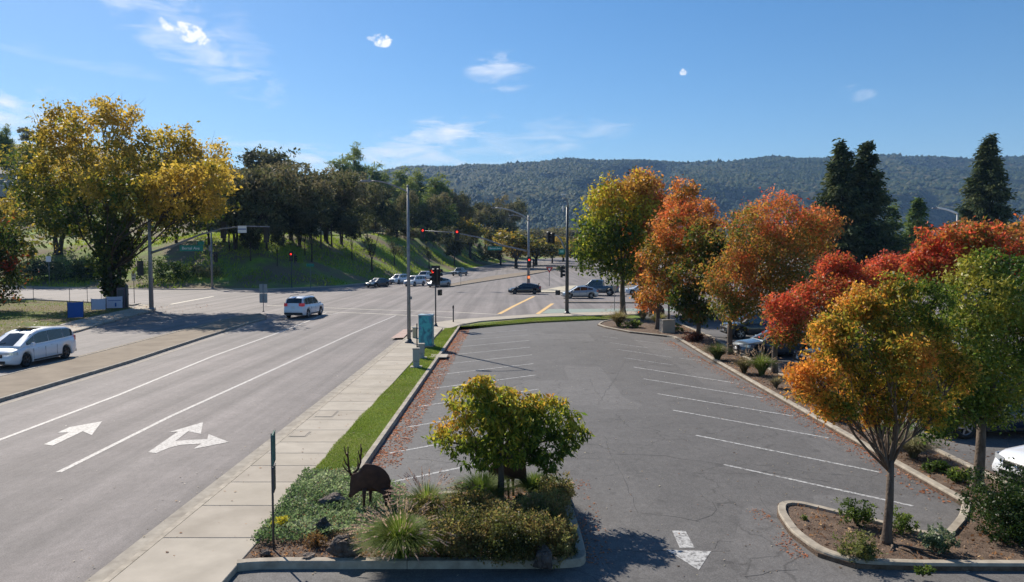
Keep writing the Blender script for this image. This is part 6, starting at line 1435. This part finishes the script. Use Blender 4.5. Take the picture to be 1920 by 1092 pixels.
def pickup(label, p, **k): return make_car(label, 'pickup truck', p, 5.5, 1.95, 1.86, [(-2.75, 1.12), (0, 1.12), (.8, 1.12), (1.3, 1.14), (2.4, 1.06), (2.7, .95), (2.75, .8)], [(-.95, 1.13), (-.85, 1.78), (-.5, 1.86), (.5, 1.84), (1.3, 1.13)], glassx=[(-.75, .02), (.1, .95)], wb=(-1.75, 1.75), wr=.40, clear=.32, bed=-.95, tumble=.13, tailz=1.0, headz=.9, **k)
c = minivan('white minivan driving along the left edge past the median', WHT); put(c, -26.95, 41.1, R(-90) - R(3), 0, 1.06)
c = suv('white suv seen from behind, driving into the crossing', WHT, brake=True); put(c, -19.85, 70.6, R(90) - R(7), 0, 1.14)
x, y = G(984, 552); put(hatch('black hatchback with a rear wing turning across the crossing', BLK, spoiler=True, rim='rim_d'), x, y + .9, R(180) - R(2))
x, y = G(1085, 560); put(hatch('silver hatchback waiting in front of the dark pickup', SIL), x + .2, y + .8, R(180) + R(3))
x, y = G(1130, 556); put(pickup('dark teal pickup truck behind the silver hatchback', TEAL), x - .6, y + 2.6, R(180) - R(14), 0, 1.15)
x, y = G(1192, 554); put(sedan('white car half hidden behind the maple trunk', WHT), x + 1.2, y + 2, R(180))
x, y = G(706, 539); put(sedan('black sedan at the front left of the waiting queue', CHR, group='cars waiting at the far stop line'), x, y + 1, R(-90) - R(30))
x, y = G(745, 533); put(suv('silver-white suv second from the left in the waiting queue', WHT, group='cars waiting at the far stop line'), x, y + 2, R(-90) - R(24))
x, y = G(776, 537); put(suv('white suv at the front of the middle lane of the queue', WHT, group='cars waiting at the far stop line'), x, y + 1.4, R(-90) - R(26))
x, y = G(793, 528); put(pickup('white pickup truck behind the white suvs of the queue', WHT, group='cars waiting at the far stop line'), x, y + 4, R(-90) - R(20))
x, y = G(822, 539); put(hatch('silver hatchback hidden behind the near signal heads', SIL, group='cars waiting at the far stop line'), x, y + 1.2, R(-90) - R(34))
g = GT(862, 517.5); put(pickup('blue-grey pickup approaching far off along the avenue', GRY), g[0], g[1], R(-90) - R(22), g[2] + .02)
x, y = G(1440, 668); put(sedan('slate grey sedan parked under the scarlet tree', GRY), x + .6, y + .2, R(180) + R(6))
x, y = G(1880, 833); put(suv('dark blue vehicle parked behind the green tree', BLU), x + .6, y + 1.5, R(180))
x, y = G(1900, 908); put(sedan('white car at the right edge with its nose to the kerb', WHT), x + 2.2, y - .1, R(180) + R(10))
for j, (x, y, h) in enumerate(((17.9, 39.5, 178), (17.6, 53, 182))):
    put((sedan, suv, suv)[j](('dark sedan in the second lot nearest the slate grey sedan', 'dark suv deep in the shade of the second lot', 'charcoal suv hidden behind the golden tree')[j], (BLK, CHR, CHR)[j], group='dark cars in the shaded second lot'), x, y, R(h))
